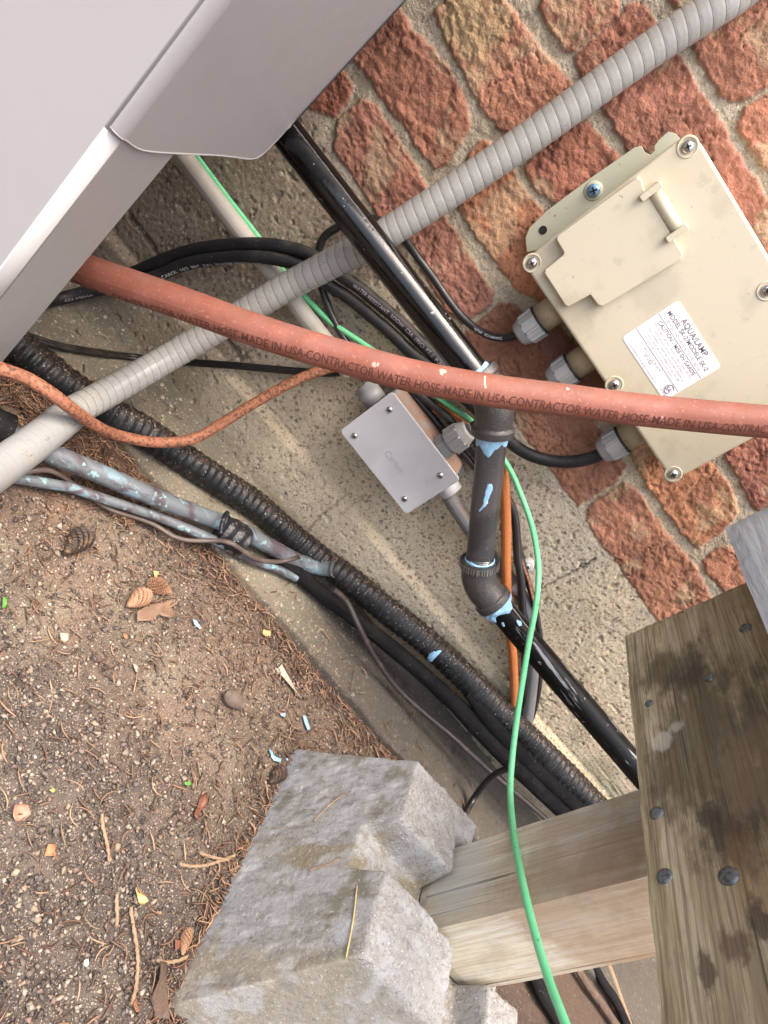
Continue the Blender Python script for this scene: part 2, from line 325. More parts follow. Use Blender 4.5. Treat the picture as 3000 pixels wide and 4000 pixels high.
m_steel = mat('bright_screw', (.62, .60, .57), .22, metal=1, layers=[lay(300, .55, .65, (.25, .23, .2), f=.6)])
m_bluescrew = mat('blue_masonry_screw', (.12, .25, .40), .4, metal=.4, layers=[lay(300, .5, .62, (.30, .45, .58), f=.7)])
m_dark = mat('dark_recess', (.012, .010, .009), .8)
m_label = mat('white_foil_label', (.86, .86, .88), .28, layers=[lay(8, .4, .7, (.78, .79, .82), f=.7)])
m_ink = mat('grey_ink', (.22, .19, .19), .5)
m_inkl = mat('faint_ink', (.30, .27, .28), .5)
m_block = mat('cast_concrete', (0, 0, 0), .92, attr=True, layers=[
    dict(k='agg', s=380, dens=.55, pal=[(.46, .45, .43), (.22, .21, .20), (.36, .34, .32), (.56, .54, .51), (.30, .26, .23)], r0=.2, r1=.46, f=.75, bump=.0008, mask='rough'),
    lay(300, .56, .64, (.14, .13, .12), f=.6), lay(380, .60, .68, (.50, .49, .47), f=.5), lay(34, .50, .62, (.34, .35, .35), f=.5, d=8), lay(60, .56, .66, (.15, .14, .115), f=.4, d=8)],
    bumps=[('n', 700, .0006, 3), ('n', 180, .0012, 5)])

# ------------------------------------------------------------------ ground
def axis(a, b, c, d, fine, coarse):
    return np.unique(np.round(np.r_[np.arange(a, b, coarse), np.arange(b, c, fine), np.arange(c, d + coarse, coarse)], 5))
ZF = .012                                        # top of the concrete footing above the soil
def needle_mask(x, y):                           # where litter gathers: along the footing and round the pier block
    f = np.exp(-np.abs(y + .150) / .026) * 1.1
    d = np.maximum(np.maximum(.305 - x, x - .60), np.maximum(-.545 - y, y + .255)); f = np.maximum(f, .9 * np.exp(-np.clip(d, 0, 9) / .022))
    f = np.maximum(f, sst(.05, -.12, x) * sst(-.26, -.20, y) * .8)
    f = np.maximum(f, sst(.40, .52, x) * .8)
    return f * (.35 + .65 * fbm(x, y, 22, 3, 40) * 1.5)
gx = axis(-6, -.42, .66, 6, .0022, .08); gy = axis(-6, -.74, -.10, 1, .0022, .08)
X, Y = np.meshgrid(gx, gy, indexing='ij')
nm = needle_mask(X, Y)
coarse = sst(-.36, -.46, Y + .35 * X * 0 - .05 + .10 * fbm(X, Y, 12, 3, 3))
Z = (fbm(X, Y, 9, 3, 1) - .5) * .012 + (fbm(X, Y, 90, 4, 2) - .5) * (.004 + .006 * coarse) + np.abs(fbm(X, Y, 260, 2, 5) - .5) * .004 - .002
c0 = np.zeros(X.shape + (3,)) + np.array([.245, .18, .13])
c0 = mixc(c0, (.30, .165, .095), sst(.35, .75, fbm(X, Y, 7, 4, 8)) * sst(-.42, -.2, Y) * .8)
c0 = mixc(c0, (.29, .24, .17), sst(.45, .62, fbm(X, Y, 16, 4, 11)) * .7)
c0 = mixc(c0, (.10, .075, .058), sst(.46, .60, fbm(X, Y, 20, 5, 21)) * (.45 + .45 * coarse))
c0 = mixc(c0, (.12, .10, .088), coarse * .75)
c0 = mixc(c0, (.035, .025, .018), sst(.42, .50, X) * .85)  # shade under the post and board, painted into the soil colour
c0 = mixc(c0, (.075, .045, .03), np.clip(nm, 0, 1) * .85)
c0 = mixc(c0, (.19, .12, .08), sst(-.33, -.20, Y) * .45)
c0 = c0 * np.array([.64, .63, .63])
g = obj('ground', np.stack([X, Y, Z], -1).reshape(-1, 3), gridF(len(gx), len(gy)), m_ground, col=c0, att={'lit_bare': 1 - np.clip(sst(.42, .50, X) + .8 * nm, 0, 1) * .85})  # grit fades out in the painted shade and under needle litter
tag(g, 'brown sandy soil with fine gravel between wall and pier block', 'ground', kind='structure')
def gz(x, y): 
    x = np.asarray(x, float); y = np.asarray(y, float)
    return (fbm(x, y, 9, 3, 1) - .5) * .012

def stones(name, n, samp, smin, smax, palette, m, label, cat):
    ico = np.array([(1, 0, 0), (-1, 0, 0), (0, 1, 0), (0, -1, 0), (0, 0, 1), (0, 0, -1)], float) * 1.1
    fc = np.array([(0, 2, 4), (2, 1, 4), (1, 3, 4), (3, 0, 4), (2, 0, 5), (1, 2, 5), (3, 1, 5), (0, 3, 5)])
    x, y = samp(n); n = len(x)
    sz = smin * (smax / smin) ** (rng.random(n) ** 3.2); sc = sz[:, None] * (.6 + .8 * rng.random((n, 3))); sc[:, 2] *= .6
    V = (ico[None] + .38 * rng.standard_normal((n, 6, 3))) * sc[:, None, :]
    a = rng.random(n) * 6.28; ca, sa = np.cos(a)[:, None], np.sin(a)[:, None]
    V = np.stack([V[..., 0] * ca - V[..., 1] * sa, V[..., 0] * sa + V[..., 1] * ca, V[..., 2]], -1)
    V += np.stack([x, y, gz(x, y) + sz * .15], 1)[:, None, :]
    F = (fc[None] + 6 * np.arange(n)[:, None, None]).reshape(-1, 3)
    pc = np.array(palette)[rng.integers(0, len(palette), n)] * (.52 + .38 * rng.random((n, 1)))
    o = obj(name, V.reshape(-1, 3), F, m, smooth=False, col=np.repeat(pc[:, None], 6, 1))
    return tag(o, label, cat, kind='stuff')
def in_view(x, y):
    return (x > -.34) & (x < .75) & (y < -.145) & (y > -.72)
def samp_g(n):
    x = rng.uniform(-.34, .7, n * 3); y = rng.uniform(-.70, -.145, n * 3)
    p = .45 + .55 * sst(-.36, -.50, y); k = rng.random(n * 3) < p; return x[k][:n], y[k][:n]
m_grain = mat('gravel_grains', (0, 0, 0), .85, attr=True, layers=[lay(500, .5, .7, (.25, .2, .16), f=.3)], bumps=[('n', 900, .0004, 3)])
stones('gravel', 62000, samp_g, .0006, .0030, [(.36, .29, .22), (.24, .19, .15), (.44, .37, .29), (.13, .10, .085), (.30, .20, .15), (.17, .145, .13), (.38, .29, .20), (.09, .07, .06), (.20, .14, .10)], m_grain, 'small angular gravel and grit scattered in the soil', 'gravel')

def needles(name, n, samp, z0fn, m, pal, label, cat, lmin=.009, lmax=.021, r=.00062):
    x, y = samp(n); n = len(x); a = rng.random(n) * 6.28; L = rng.uniform(lmin, lmax, n); cv = rng.normal(0, .22, n); lift = rng.random(n) * .0035; tilt = rng.normal(0, .12, n)
    t = np.linspace(-.5, .5, 5)
    ux, uy = np.cos(a), np.sin(a); px = x[:, None] + L[:, None] * (t[None] * ux[:, None] - (t[None] ** 2) * cv[:, None] * uy[:, None] * 2)
    py = y[:, None] + L[:, None] * (t[None] * uy[:, None] + (t[None] ** 2) * cv[:, None] * ux[:, None] * 2)
    pz = z0fn(x, y)[:, None] + lift[:, None] + .0008 + t[None] * L[:, None] * tilt[:, None] * .5 + np.abs(tilt)[:, None] * L[:, None] * .25
    rr = r * (.8 + .6 * rng.random(n))[:, None] * np.array([.45, 1, 1.1, 1, .4])[None]
    V = np.zeros((n, 5, 3, 3))
    for k, (c, h) in enumerate(((1, -.3), (-1, -.3), (0, 1))):
        V[:, :, k, 0] = px - uy[:, None] * rr * c; V[:, :, k, 1] = py + ux[:, None] * rr * c; V[:, :, k, 2] = pz + h * rr
    f = [(i * 3 + k, i * 3 + (k + 1) % 3, i * 3 + 3 + (k + 1) % 3, i * 3 + 3 + k) for i in range(4) for k in range(3)]
    F = (np.array(f)[None] + 15 * np.arange(n)[:, None, None]).reshape(-1, 4)
    pc = np.array(pal)[rng.integers(0, len(pal), n)] * (.7 + .6 * rng.random((n, 1)))
    o = obj(name, V.reshape(-1, 3), F, m, col=np.repeat(pc[:, None], 15, 1))
    return tag(o, label, cat, kind='stuff')
def samp_n(n):
    x = rng.uniform(-.34, .72, n * 14); y = rng.uniform(-.70, -.142, n * 14)
    k = rng.random(n * 14) < np.clip(needle_mask(x, y), .075, 1) * .75; return x[k][:n], y[k][:n]
m_needle = mat('dry_needles', (0, 0, 0), .7, attr=True)
NP = [(.19, .10, .06), (.28, .15, .085), (.13, .065, .04), (.36, .22, .13), (.085, .05, .034), (.24, .16, .10), (.16, .10, .065)]
needles('pine_needles', 9500, samp_n, gz, m_needle, NP, 'dried brown fir needles littering the soil along the footing', 'needles')

# ------------------------------------------------------------------ footing, foundation, brick wall
fx = axis(-2.6, -.35, .9, 3.2, .0025, .05); prof = []
for t in np.linspace(0, 1, 14): prof.append((-.140 - .002 * (1 - t), -.06 + (ZF + .06) * t * .93, 0))
for t in np.linspace(0, 1, 8)[1:]: an = t * np.pi / 2; prof.append((-.140 + .007 * (1 - math.cos(an)), ZF - .005 + .005 * math.sin(an), 1))
for t in np.linspace(0, 1, 58)[1:]: prof.append((-.133 + .158 * t, ZF, 1))
pr = np.array(prof); A, B2 = np.meshgrid(fx, np.arange(len(pr)), indexing='ij'); yy = pr[B2, 0]; zz = pr[B2, 1]
chip = (fbm(A, A * 0 + 3, 14, 4, 71) - .5) * .016 * sst(-.10, -.14, yy)
yy = yy + chip; top = pr[B2, 2]
zz = zz + top * ((fbm(A, yy, 120, 4, 61) - .5) * .002 + (fbm(A, yy, 15, 3, 62) - .5) * .004) + sst(-.035, .0, yy) * .02
cf = np.zeros(A.shape + (3,)) + np.array([.25, .22, .16])
cf = mixc(cf, (.17, .16, .11), sst(.42, .62, fbm(A, yy, 10, 4, 64)) * .8)
cf = mixc(cf, (.20, .21, .12), sst(.05, -.02, zz) * sst(.40, .6, fbm(A, yy, 30, 4, 66)) * .35)
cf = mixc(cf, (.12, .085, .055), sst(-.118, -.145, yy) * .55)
cf = mixc(cf, (.06, .05, .04), sst(.12, .30, A) * .9)  # painted shade of post, block and deck on the right-hand footing
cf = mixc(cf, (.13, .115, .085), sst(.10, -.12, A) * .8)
o = obj('concrete_footing', np.stack([A, yy, zz], -1).reshape(-1, 3), gridF(len(fx), len(pr)), m_conc, col=cf, att={'lit_bare': 1 - .85 * sst(.14, .40, A)})  # pebbles fade out where the shade is painted
tag(o, 'rough concrete footing ledge at the bottom of the wall under the black pipes', 'footing')

def F_(a, b): return (1300 + a * 1.0247, b * 1.0247)
def G_(a, b): return (2000 + a / 1.58, 1100 + b / 1.58)
def H_(a, b): return (2200 + a / 2.011, b / 2.011)
def wp(poly, fn): 
    out = []
    for q in poly: v = P(*fn(*q), .8); out.append((v[0], v[2]))
    return np.array(out)
O, T_, D_, RD, PK = (.44, .185, .095), (.40, .23, .13), (.20, .09, .055), (.32, .11, .065), (.33, .14, .09)
BR = [
 (wp([(-150, 200), (45, 285), (75, 330), (60, 380), (0, 440), (-200, 360)], F_), RD),
 (wp([(20, 460), (110, 390), (165, 410), (345, 700), (480, 920), (605, 1120), (600, 1160), (500, 1230), (440, 1190), (330, 1000), (180, 830), (60, 640), (0, 560)], F_), PK),
 (wp([(510, 1275), (640, 1160), (700, 1165), (760, 1230), (860, 1400), (905, 1480), (860, 1540), (760, 1560), (640, 1500), (540, 1360)], F_), (.30, .13, .075)),
 (wp([(20, 850), (30, 760), (200, 625), (370, 660), (510, 900), (690, 1140), (650, 1230), (400, 1380), (330, 1290), (200, 1090), (90, 970)], G_), (.34, .15, .09)),
 (wp([(470, 1400), (560, 1335), (700, 1258), (765, 1295), (830, 1380), (950, 1560), (1150, 1800), (1210, 1930), (1330, 2120), (1100, 2250), (880, 2060), (640, 1720), (520, 1570), (480, 1480)], G_), (.36, .155, .09)),
 (wp([(500, 640), (560, 550), (620, 560), (700, 680), (800, 820), (900, 1000), (930, 1120), (790, 1145), (700, 1090), (560, 920), (480, 790)], F_), O),
 (wp([(190, 330), (290, 280), (420, 430), (600, 650), (660, 740), (570, 790), (400, 640), (300, 520), (200, 420)], G_), D_),
 (wp([(740, 1080), (700, 940), (780, 860), (1000, 900), (1240, 1140), (1330, 1270), (1390, 1420), (1330, 1520), (1150, 1640), (1060, 1560), (960, 1420), (840, 1260)], G_), (.50, .215, .11)),
 (wp([(1195, 1740), (1240, 1680), (1330, 1640), (1500, 1750), (1800, 2250), (1500, 2300), (1390, 1990), (1260, 1850), (1215, 1800)], G_), (.36, .15, .085)),
 (wp([(1330, 1090), (1350, 1040), (1500, 960), (1700, 1000), (2000, 1400), (1750, 1500), (1490, 1390), (1400, 1210)], G_), (.30, .115, .08)),
 (wp([(80, 220), (120, 60), (200, -20), (240, 10), (280, 90), (420, 240), (510, 400), (515, 490), (450, 600), (390, 640), (340, 580), (230, 430), (100, 230)], F_), (.37, .15, .09)),
 (wp([(390, 50), (470, -60), (600, -60), (690, 60), (780, 180), (905, 330), (870, 390), (760, 460), (700, 505), (640, 490), (560, 380), (420, 120)], F_), (.37, .16, .095)),
 (wp([(735, 640), (850, 530), (960, 470), (1095, 600), (1300, 900), (1250, 1000), (1100, 900), (870, 790), (800, 740)], F_), (.35, .13, .08)),
 (wp([(790, 20), (830, -60), (1000, -100), (1090, 20), (1080, 60), (930, 180), (900, 190), (850, 130)], F_), (.35, .14, .085)),
 (wp([(90, 450), (420, 180), (560, 20), (640, 40), (720, 170), (880, 430), (1110, 810), (1390, 1240), (1600, 1600), (1590, 1820), (1400, 1850), (600, 1300), (530, 1170), (330, 850), (170, 600)], H_), (.34, .135, .085)),
 (wp([(1010, 290), (1100, 180), (1400, -100), (1750, -60), (1750, 540), (1480, 740), (1320, 780), (1240, 710), (1110, 520), (1050, 420)], H_), (.37, .15, .09)),
 (wp([(1390, 960), (1480, 820), (1609, 740), (1850, 700), (2000, 1400), (1609, 1350), (1480, 1130), (1400, 1010)], H_), (.36, .145, .085)),
 (wp([(1560, 1880), (1700, 1830), (1950, 2300), (1700, 2250)], H_), PK),
 (wp([(780, -250), (860, -230), (940, -60), (900, 20), (800, -80)], H_), PK),
]
rows = [.4125, .505, .5975, .69, .7825, .875]
rects = []
k = 0
for zc in [.4125 + .0925 * i for i in range(24)]:
    off = (.12 if k % 2 else 0) + random.uniform(-.01, .01); x = -2.6 + off
    while x < 3.2:
        x1 = x + .235; inwin = False
        for qx in np.linspace(x, x1, 5):
            for qz in (zc - .04, zc + .04):
                v = M @ (np.array([qx, 0, qz]) - CAM)
                if v[2] > 0: a_, b_ = 1500 + FPX * v[0] / v[2], 2000 + FPX * v[1] / v[2]; inwin |= (-60 < a_ < 3040 and -60 < b_ < 4060)
        if not inwin:
            c = np.array(random.choice([O, RD, PK, (.40, .15, .09), (.43, .17, .1)]))
            rects.append((np.array([(x, zc - .036), (x1, zc - .036), (x1, zc + .036), (x, zc + .036)]), tuple(c)))
        x = x1 + .02
    k += 1
wx = axis(-2.6, -.40, .66, 3.2, .0016, .012); wz = axis(0, 0.0, .88, 2.4, .0016, .012)
Xw, Zw = np.meshgrid(wx, wz, indexing='ij')
wX = Xw + (fbm(Xw, Zw, 30, 3, 101) - .5) * .0045 + (fbm(Xw, Zw, 180, 3, 102) - .5) * .0055
wZ = Zw + (fbm(Xw, Zw, 30, 3, 103) - .5) * .0045 + (fbm(Xw, Zw, 180, 3, 104) - .5) * .0055
D = np.full(Xw.shape, -1.0); CB = np.zeros(Xw.shape + (3,)); ID = np.zeros(Xw.shape)
def polysd(px, pz, poly):
    d = np.full(px.shape, 1e9); s = np.zeros(px.shape, bool); n = len(poly)
    for i in range(n):
        a = poly[i]; b = poly[(i + 1) % n]; e = b - a; wx_ = px - a[0]; wz_ = pz - a[1]
        t = np.clip((wx_ * e[0] + wz_ * e[1]) / (e @ e), 0, 1); d = np.minimum(d, np.hypot(wx_ - t * e[0], wz_ - t * e[1]))
        c = (a[1] > pz) != (b[1] > pz)
        with np.errstate(all='ignore'): s ^= c & (px < (b[0] - a[0]) * (pz - a[1]) / (b[1] - a[1] + 1e-12) + a[0])
    return np.where(s, d, -d)
for n_, (poly, c) in enumerate(BR + rects):
    i0, i1 = np.searchsorted(wx, [poly[:, 0].min() - .012, poly[:, 0].max() + .012]); j0, j1 = np.searchsorted(wz, [poly[:, 1].min() - .012, poly[:, 1].max() + .012])
    if i1 <= i0 or j1 <= j0: continue
    sl = (slice(i0, i1), slice(j0, j1)); d = polysd(wX[sl], wZ[sl], poly) + .0036; m_ = d > D[sl]
    D[sl] = np.where(m_, d, D[sl]); CB[sl] = np.where(m_[..., None], np.array(c), CB[sl]); ID[sl] = np.where(m_, n_ * 7.3, ID[sl])
Bm = sst(-.0005, .0022, D)                        # 1 on brick
inn = sst(0, .003, D)
t1 = fbm(Xw + ID * .11, Zw + ID * .07, 46, 4, 201); t2 = fbm(Xw * .6 + ID + t1 * .03, Zw * 1.3 + t1 * .03, 95, 4, 221)
ter = t2 * 7; ter = (np.floor(ter) + sst(.0, .22, ter - np.floor(ter))) / 7     # torn, terraced face
rid = np.abs(fbm(Xw * .8 + ID, Zw * 1.2, 75, 3, 245) - .5); gate = sst(.45, .6, fbm(Xw + ID, Zw, 28, 3, 246))
hb = .0040 * inn + (ter - .5) * .0036 + (t1 - .5) * .0016 + (fbm(Xw, Zw, 240, 3, 231) - .5) * .0020 - .0022 * sst(.035, .0, rid) * gate - .0012 * sst(.62, .70, fbm(Xw, Zw, 150, 3, 233))
hm = .0008 + (fbm(Xw, Zw, 70, 4, 241) - .5) * .0038 + (fbm(Xw, Zw, 400, 2, 242) - .5) * .0018
hc = (fbm(Xw, Zw, 22, 3, 251) - .5) * .0025 + (fbm(Xw, Zw, 300, 2, 252) - .5) * .0014
ZL = .107 + .045 * (Xw + .05)
ZB = .362                                          # seam between parged foundation and brickwork
par = sst(.40, .37, Zw + (fbm(Xw, Zw, 12, 3, 260) - .5) * .03)
dz = Zw - ZL + (fbm(Xw, Zw, 40, 3, 261) - .5) * .006
ledge = sst(.008, -.006, dz)
hgt = hm * (1 - par) + (hc + .003) * par + ledge * .011 - sst(.012, .002, dz) * sst(-.006, .0, dz) * .0012
pit = sst(.74, .78, fbm(Xw, Zw, 130, 2, 271)) * par; hgt = hgt - pit * .0025
cr = np.zeros(Xw.shape)
for (a, b, wd, dp) in [((500, 840), (600, 965), .005, 1), ((600, 965), (660, 1060), .004, .8), ((380, 1080), (330, 1010), .004, .7), ((1930, 2420), (2100, 2310), .0018, .7), ((2100, 2310), (2230, 2240), .0018, .9), ((2230, 2240), (2330, 2185), .0022, 1), ((1210, 2060), (1290, 1975), .0025, .7), ((1290, 1975), (1370, 1925), .002, .5), ((890, 1330), (940, 1400), .006, 1), ((940, 1400), (1010, 1330), .004, .7), ((1330, 2000), (1420, 1950), .002, .5), ((1560, 2520), (1650, 2460), .002, .4)]:
    a = P(*a, .8); b = P(*b, .8); e = np.array([b[0] - a[0], b[2] - a[2]]); wx_ = wX - a[0]; wz_ = wZ - a[2]
    t = np.clip((wx_ * e[0] + wz_ * e[1]) / (e @ e), 0, 1); dd = np.hypot(wx_ - t * e[0], wz_ - t * e[1]); cr = np.maximum(cr, sst(wd, wd * .3, dd) * dp)
hgt = hgt - cr * .003
hgt = hgt * (1 - Bm) + hb * Bm
Yw = .0045 - hgt
mort = np.zeros(Xw.shape + (3,)) + np.array([.47, .40, .28])
mort = mixc(mort, (.35, .29, .205), sst(.45, .65, fbm(Xw, Zw, 25, 4, 301)) * .6)
mort = mixc(mort, (.42, .37, .29), sst(.52, .68, fbm(Xw, Zw, 60, 4, 302)) * .7)
conc = np.zeros(Xw.shape + (3,)) + np.array([.55, .465, .32])
conc = mixc(conc, (.45, .38, .265), sst(.42, .62, fbm(Xw, Zw, 14, 4, 311)) * .8)
conc = mixc(conc, (.48, .42, .32), sst(.50, .66, fbm(Xw, Zw, 9, 4, 312)) * .6)
conc = mixc(conc, (.42, .33, .20), sst(.014, .0, np.abs(dz)) * .3)
dirt = sst(.02, -.16, Xw + (fbm(Xw, Zw, 9, 3, 320) - .5) * .12) * .8
conc = mixc(conc, (.23, .185, .135), dirt)
conc = mixc(conc, (.20, .16, .10), sst(.09, .02, Zw) * .45)
conc = mixc(conc, (.17, .18, .11), sst(.30, .55, Xw) * sst(.26, .12, Zw) * sst(.4, .6, fbm(Xw, Zw, 20, 4, 330)) * .6)
mort = mort * (1 - par[..., None]) + conc * par[..., None]
mort = mixc(mort, (.05, .04, .03), cr * .7)
bc = CB.copy()
v1 = fbm(Xw + ID, Zw, 18, 5, 401); v2 = fbm(Xw + ID, Zw, 70, 4, 402); v3 = fbm(Xw, Zw + ID, 30, 5, 403)
bc = bc * np.array([1.06, 1.13, 1.15]) * (.86 + .32 * sst(.3, .7, v1))[..., None]
bc = mixc(bc, (.42, .19, .105), sst(.50, .72, v2) * .35)
bc = mixc(bc, (.12, .05, .035), sst(.03, .0, rid) * gate * .6)
bc = mixc(bc, (.19, .08, .05), sst(.58, .70, v3) * .45)
bc = mixc(bc, (.10, .05, .035), (1 - sst(.05, .25, ter * 7 - np.floor(ter * 7) + .04)) * .0 + sst(.46, .36, ter) * .22)
bc = mixc(bc, (.46, .37, .22), sst(.60, .70, fbm(Xw + ID, Zw, 26, 4, 405)) * .45)
tan = P(*F_(540, 90), .8); bc = mixc(bc, (.50, .38, .20), sst(.05, .015, np.hypot(Xw - tan[0], Zw - tan[2]) + (v2 - .5) * .05) * .7)
bc = mixc(bc, (.30, .22, .15), sst(.004, 0, D) * .5)
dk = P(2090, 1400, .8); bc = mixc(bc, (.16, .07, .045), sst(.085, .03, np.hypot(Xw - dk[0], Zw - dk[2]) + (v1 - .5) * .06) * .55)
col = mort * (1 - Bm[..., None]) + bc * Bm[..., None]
mk = (1 - Bm)
jb = int(np.searchsorted(wz, ZB)); AllV = np.stack([Xw, Yw, Zw], -1)
def sub(j0, j1, name, m):
    V = AllV[:, j0:j1].reshape(-1, 3); return obj(name, V, gridF(len(wx), j1 - j0)[:, ::-1][:, [0, 1, 2, 3]], m, col=col[:, j0:j1].reshape(-1, 3), att={'mort': mk[:, j0:j1], 'lit_bare': mk[:, j0:j1] * 0 + 1})
o = sub(0, jb + 1, 'foundation_wall', m_conc); tag(o, 'tan concrete foundation wall with exposed pebbles below the bricks', 'foundation')
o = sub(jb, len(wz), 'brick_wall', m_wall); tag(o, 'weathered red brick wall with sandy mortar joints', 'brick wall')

# ------------------------------------------------------------------ decals on surfaces
def bvh(o):
    dg = bpy.context.evaluated_depsgraph_get(); dg.update(); me = o.data; L = rootloc(o)
    return BVHTree.FromPolygons([v.co + L for v in me.vertices], [tuple(p.vertices) for p in me.polygons])
def decal(name, tree, poly, m, parent, off=.0005, step=5, seed=0, jag=6, lump=0):
    poly = np.array(poly, float); x0, y0 = poly.min(0) - step; x1, y1 = poly.max(0) + step
    xs = np.arange(x0, x1 + step, step); ys = np.arange(y0, y1 + step, step); X_, Y_ = np.meshgrid(xs, ys, indexing='ij')
    jx = X_ + (fbm(X_, Y_, .06, 3, seed) - .5) * jag * 2; jy = Y_ + (fbm(X_, Y_, .06, 3, seed + 9) - .5) * jag * 2
    d = polysd(jx, jy, poly); V = []; idx = {}
    for i in range(len(xs)):
        for j in range(len(ys)):
            if d[i, j] > -step * .6:
                r = Vector(ray(xs[i], ys[j])).normalized(); hit = tree.ray_cast(Vector(CAM), r)
                if hit[0] is None: continue
                nn = hit[1] if hit[1].dot(r) < 0 else -hit[1]
                h = off * (1 if d[i, j] > step * .5 else -.5) + lump * max(0, min(1, d[i, j] / 20)) * (.5 + float(vn(np.array(X_[i, j] * .05), np.array(Y_[i, j] * .05), 5)))
                idx[i, j] = len(V); V.append(hit[0] + nn * h)
    F = [(idx[i, j], idx[i, j + 1], idx[i + 1, j + 1], idx[i + 1, j]) for (i, j) in idx if (i + 1, j) in idx and (i, j + 1) in idx and (i + 1, j + 1) in idx]
    F = [f for f in F if max((V[a] - V[b]).length for a in f for b in f) < .008]
    if not F: return None
    return obj(name, [tuple(v) for v in V], F, m, parent)
def textmesh(s, ext=0, bold=0, sub=False):
    cu = bpy.data.curves.new('t', 'FONT'); cu.body = s; cu.size = 1; cu.extrude = ext; cu.offset = bold; cu.resolution_u = 3
    ob = bpy.data.objects.new('t', cu); C.objects.link(ob); dg = bpy.context.evaluated_depsgraph_get(); me = bpy.data.meshes.new_from_object(ob.evaluated_get(dg))
    if sub:
        bm_ = bmesh.new(); bm_.from_mesh(me); bmesh.ops.triangulate(bm_, faces=bm_.faces[:])
        for _ in range(3):
            ed = [e for e in bm_.edges if e.calc_length() > .14]
            if ed: bmesh.ops.subdivide_edges(bm_, edges=ed, cuts=1); bmesh.ops.triangulate(bm_, faces=bm_.faces[:])
        bm_.to_mesh(me); bm_.free()
    V = np.array([v.co[:] for v in me.vertices]); F = [tuple(p.vertices) for p in me.polygons]
    bpy.data.objects.remove(ob); bpy.data.curves.remove(cu); bpy.data.meshes.remove(me); return V, F
def locate(t, px, py):           # nearest (u, angle) on the camera side of a tube under a pixel
    d = ray(px, py); d /= np.linalg.norm(d); s = (t.p - CAM) @ d; q = CAM + s[:, None] * d; k = int(np.argmin(np.linalg.norm(t.p - q, axis=1)))
    best = None
    for a in np.linspace(0, 2 * np.pi, 181):
        n = math.cos(a) * t.N[k] + math.sin(a) * t.B[k]; v = t.p[k] + t.r * n
        if n @ (CAM - v) <= 0: continue
        w_ = v - CAM; e = np.linalg.norm(w_ - d * (w_ @ d))
        if best is None or e < best[0]: best = (e, a)
    return t.u[k], best[1]
def tube_text(t, s, px0, px1, size, m, name, flip=1, off=.0002, ext=0, bold=0):
    u0, a0 = locate(t, *px0); u1, a1 = locate(t, *px1)
    V, F = textmesh(s, 0, bold, True); V[:, 0] -= V[:, 0].min(); V[:, 1] -= .35; Lw = V[:, 0].max()
    f = V[:, 0] / Lw; u = u0 + (u1 - u0) * f; da = (a1 - a0 + np.pi) % (2 * np.pi) - np.pi; a = a0 + da * f
    up = None                    # which way round the tube is 'up' for the letters
    sgn = 1 if u1 > u0 else -1
    km = int(np.argmin(np.abs(t.u - (u0 + u1) / 2))); am = a0 + da / 2; nv = math.cos(am) * t.N[km] + math.sin(am) * t.B[km]; ah = -math.sin(am) * t.N[km] + math.cos(am) * t.B[km]
    flip = 1 if np.dot(ah, np.cross(nv, sgn * t.T[km])) > 0 else -1
    k0 = np.array([np.interp(u, t.u, t.p[:, i]) for i in range(3)]).T; Nn = np.array([np.interp(u, t.u, t.N[:, i]) for i in range(3)]).T; Bb = np.array([np.interp(u, t.u, t.B[:, i]) for i in range(3)]).T
    ang = a + flip * V[:, 1] * size / t.r
    n = np.cos(ang)[:, None] * Nn + np.sin(ang)[:, None] * Bb
    W = k0 + n * (t.r + off)
    return obj(name, W, F, m, t.o.parent or t.o, smooth=False) if False else obj(name, W, F, m, t.o, smooth=False)

# ------------------------------------------------------------------ fasteners
def screw(name, c, n, r, m, parent, hex_=False):
    c = np.array(c, float); n = np.array(n, float)
    V, F = lathe(c, n, [(0, r), (r * .28, r * .93), (r * .5, r * .6), (r * .56, r * .05)], 18); s = MB().add(V, F).build(name, m, parent)
    a = np.cross(n, [0.3, .1, 1]); a /= np.linalg.norm(a); b = np.cross(n, a); mb = MB()
    for u, v in ((a, b), (b, a)):
        q = [c + n * r * .50 + u * r * .55 * i + v * r * .13 * j for i, j in ((-1, -1), (1, -1), (1, 1), (-1, 1))]; q2 = [p + n * r * .09 for p in q]
        mb.add(q + q2, [(4, 5, 6, 7), (0, 1, 5, 4), (1, 2, 6, 5), (2, 3, 7, 6), (3, 0, 4, 7)])
    mb.build('recess', m_dark, s, False); return s
def gland(parent, A, Dn, rn, ln, hub=None, dome=True, m_h=None):
    """A: where the hub leaves its box, Dn: outward direction, rn: nut radius"""
    A = np.array(A, float); Dn = np.array(Dn, float); s0 = 0
    if hub:
        V, F = lathe(A, Dn, [(-.004, hub[0]), (0, hub[0]), (hub[1], hub[0] * .97)], 32); MB().add(V, F).build('hub', m_h or m_hub, parent); s0 = hub[1]
        V, F = lathe(A, Dn, [(s0 - .0005, rn * .90), (s0 + .0012, rn * .99), (s0 + .0026, rn * .90)], 32); MB().add(V, F).build('seal_ring', m_dark, parent)
    rib = lambda base, h: (lambda t: base + h * (1 if (t * 9 / (2 * np.pi)) % 1 < .16 else 0))
    V, F = lathe(A, Dn, [(s0 + .002, rib(rn * .93, rn * .09)), (s0 + ln * .60, rib(rn * .90, rn * .09)), (s0 + ln * .64, rn * .90), (s0 + ln * .93, rn * .72), (s0 + ln, rn * .52), (s0 + ln * .9, rn * .30)], 72)
    return MB().add(V, F).build('gland_nut', m_gland, parent, False)

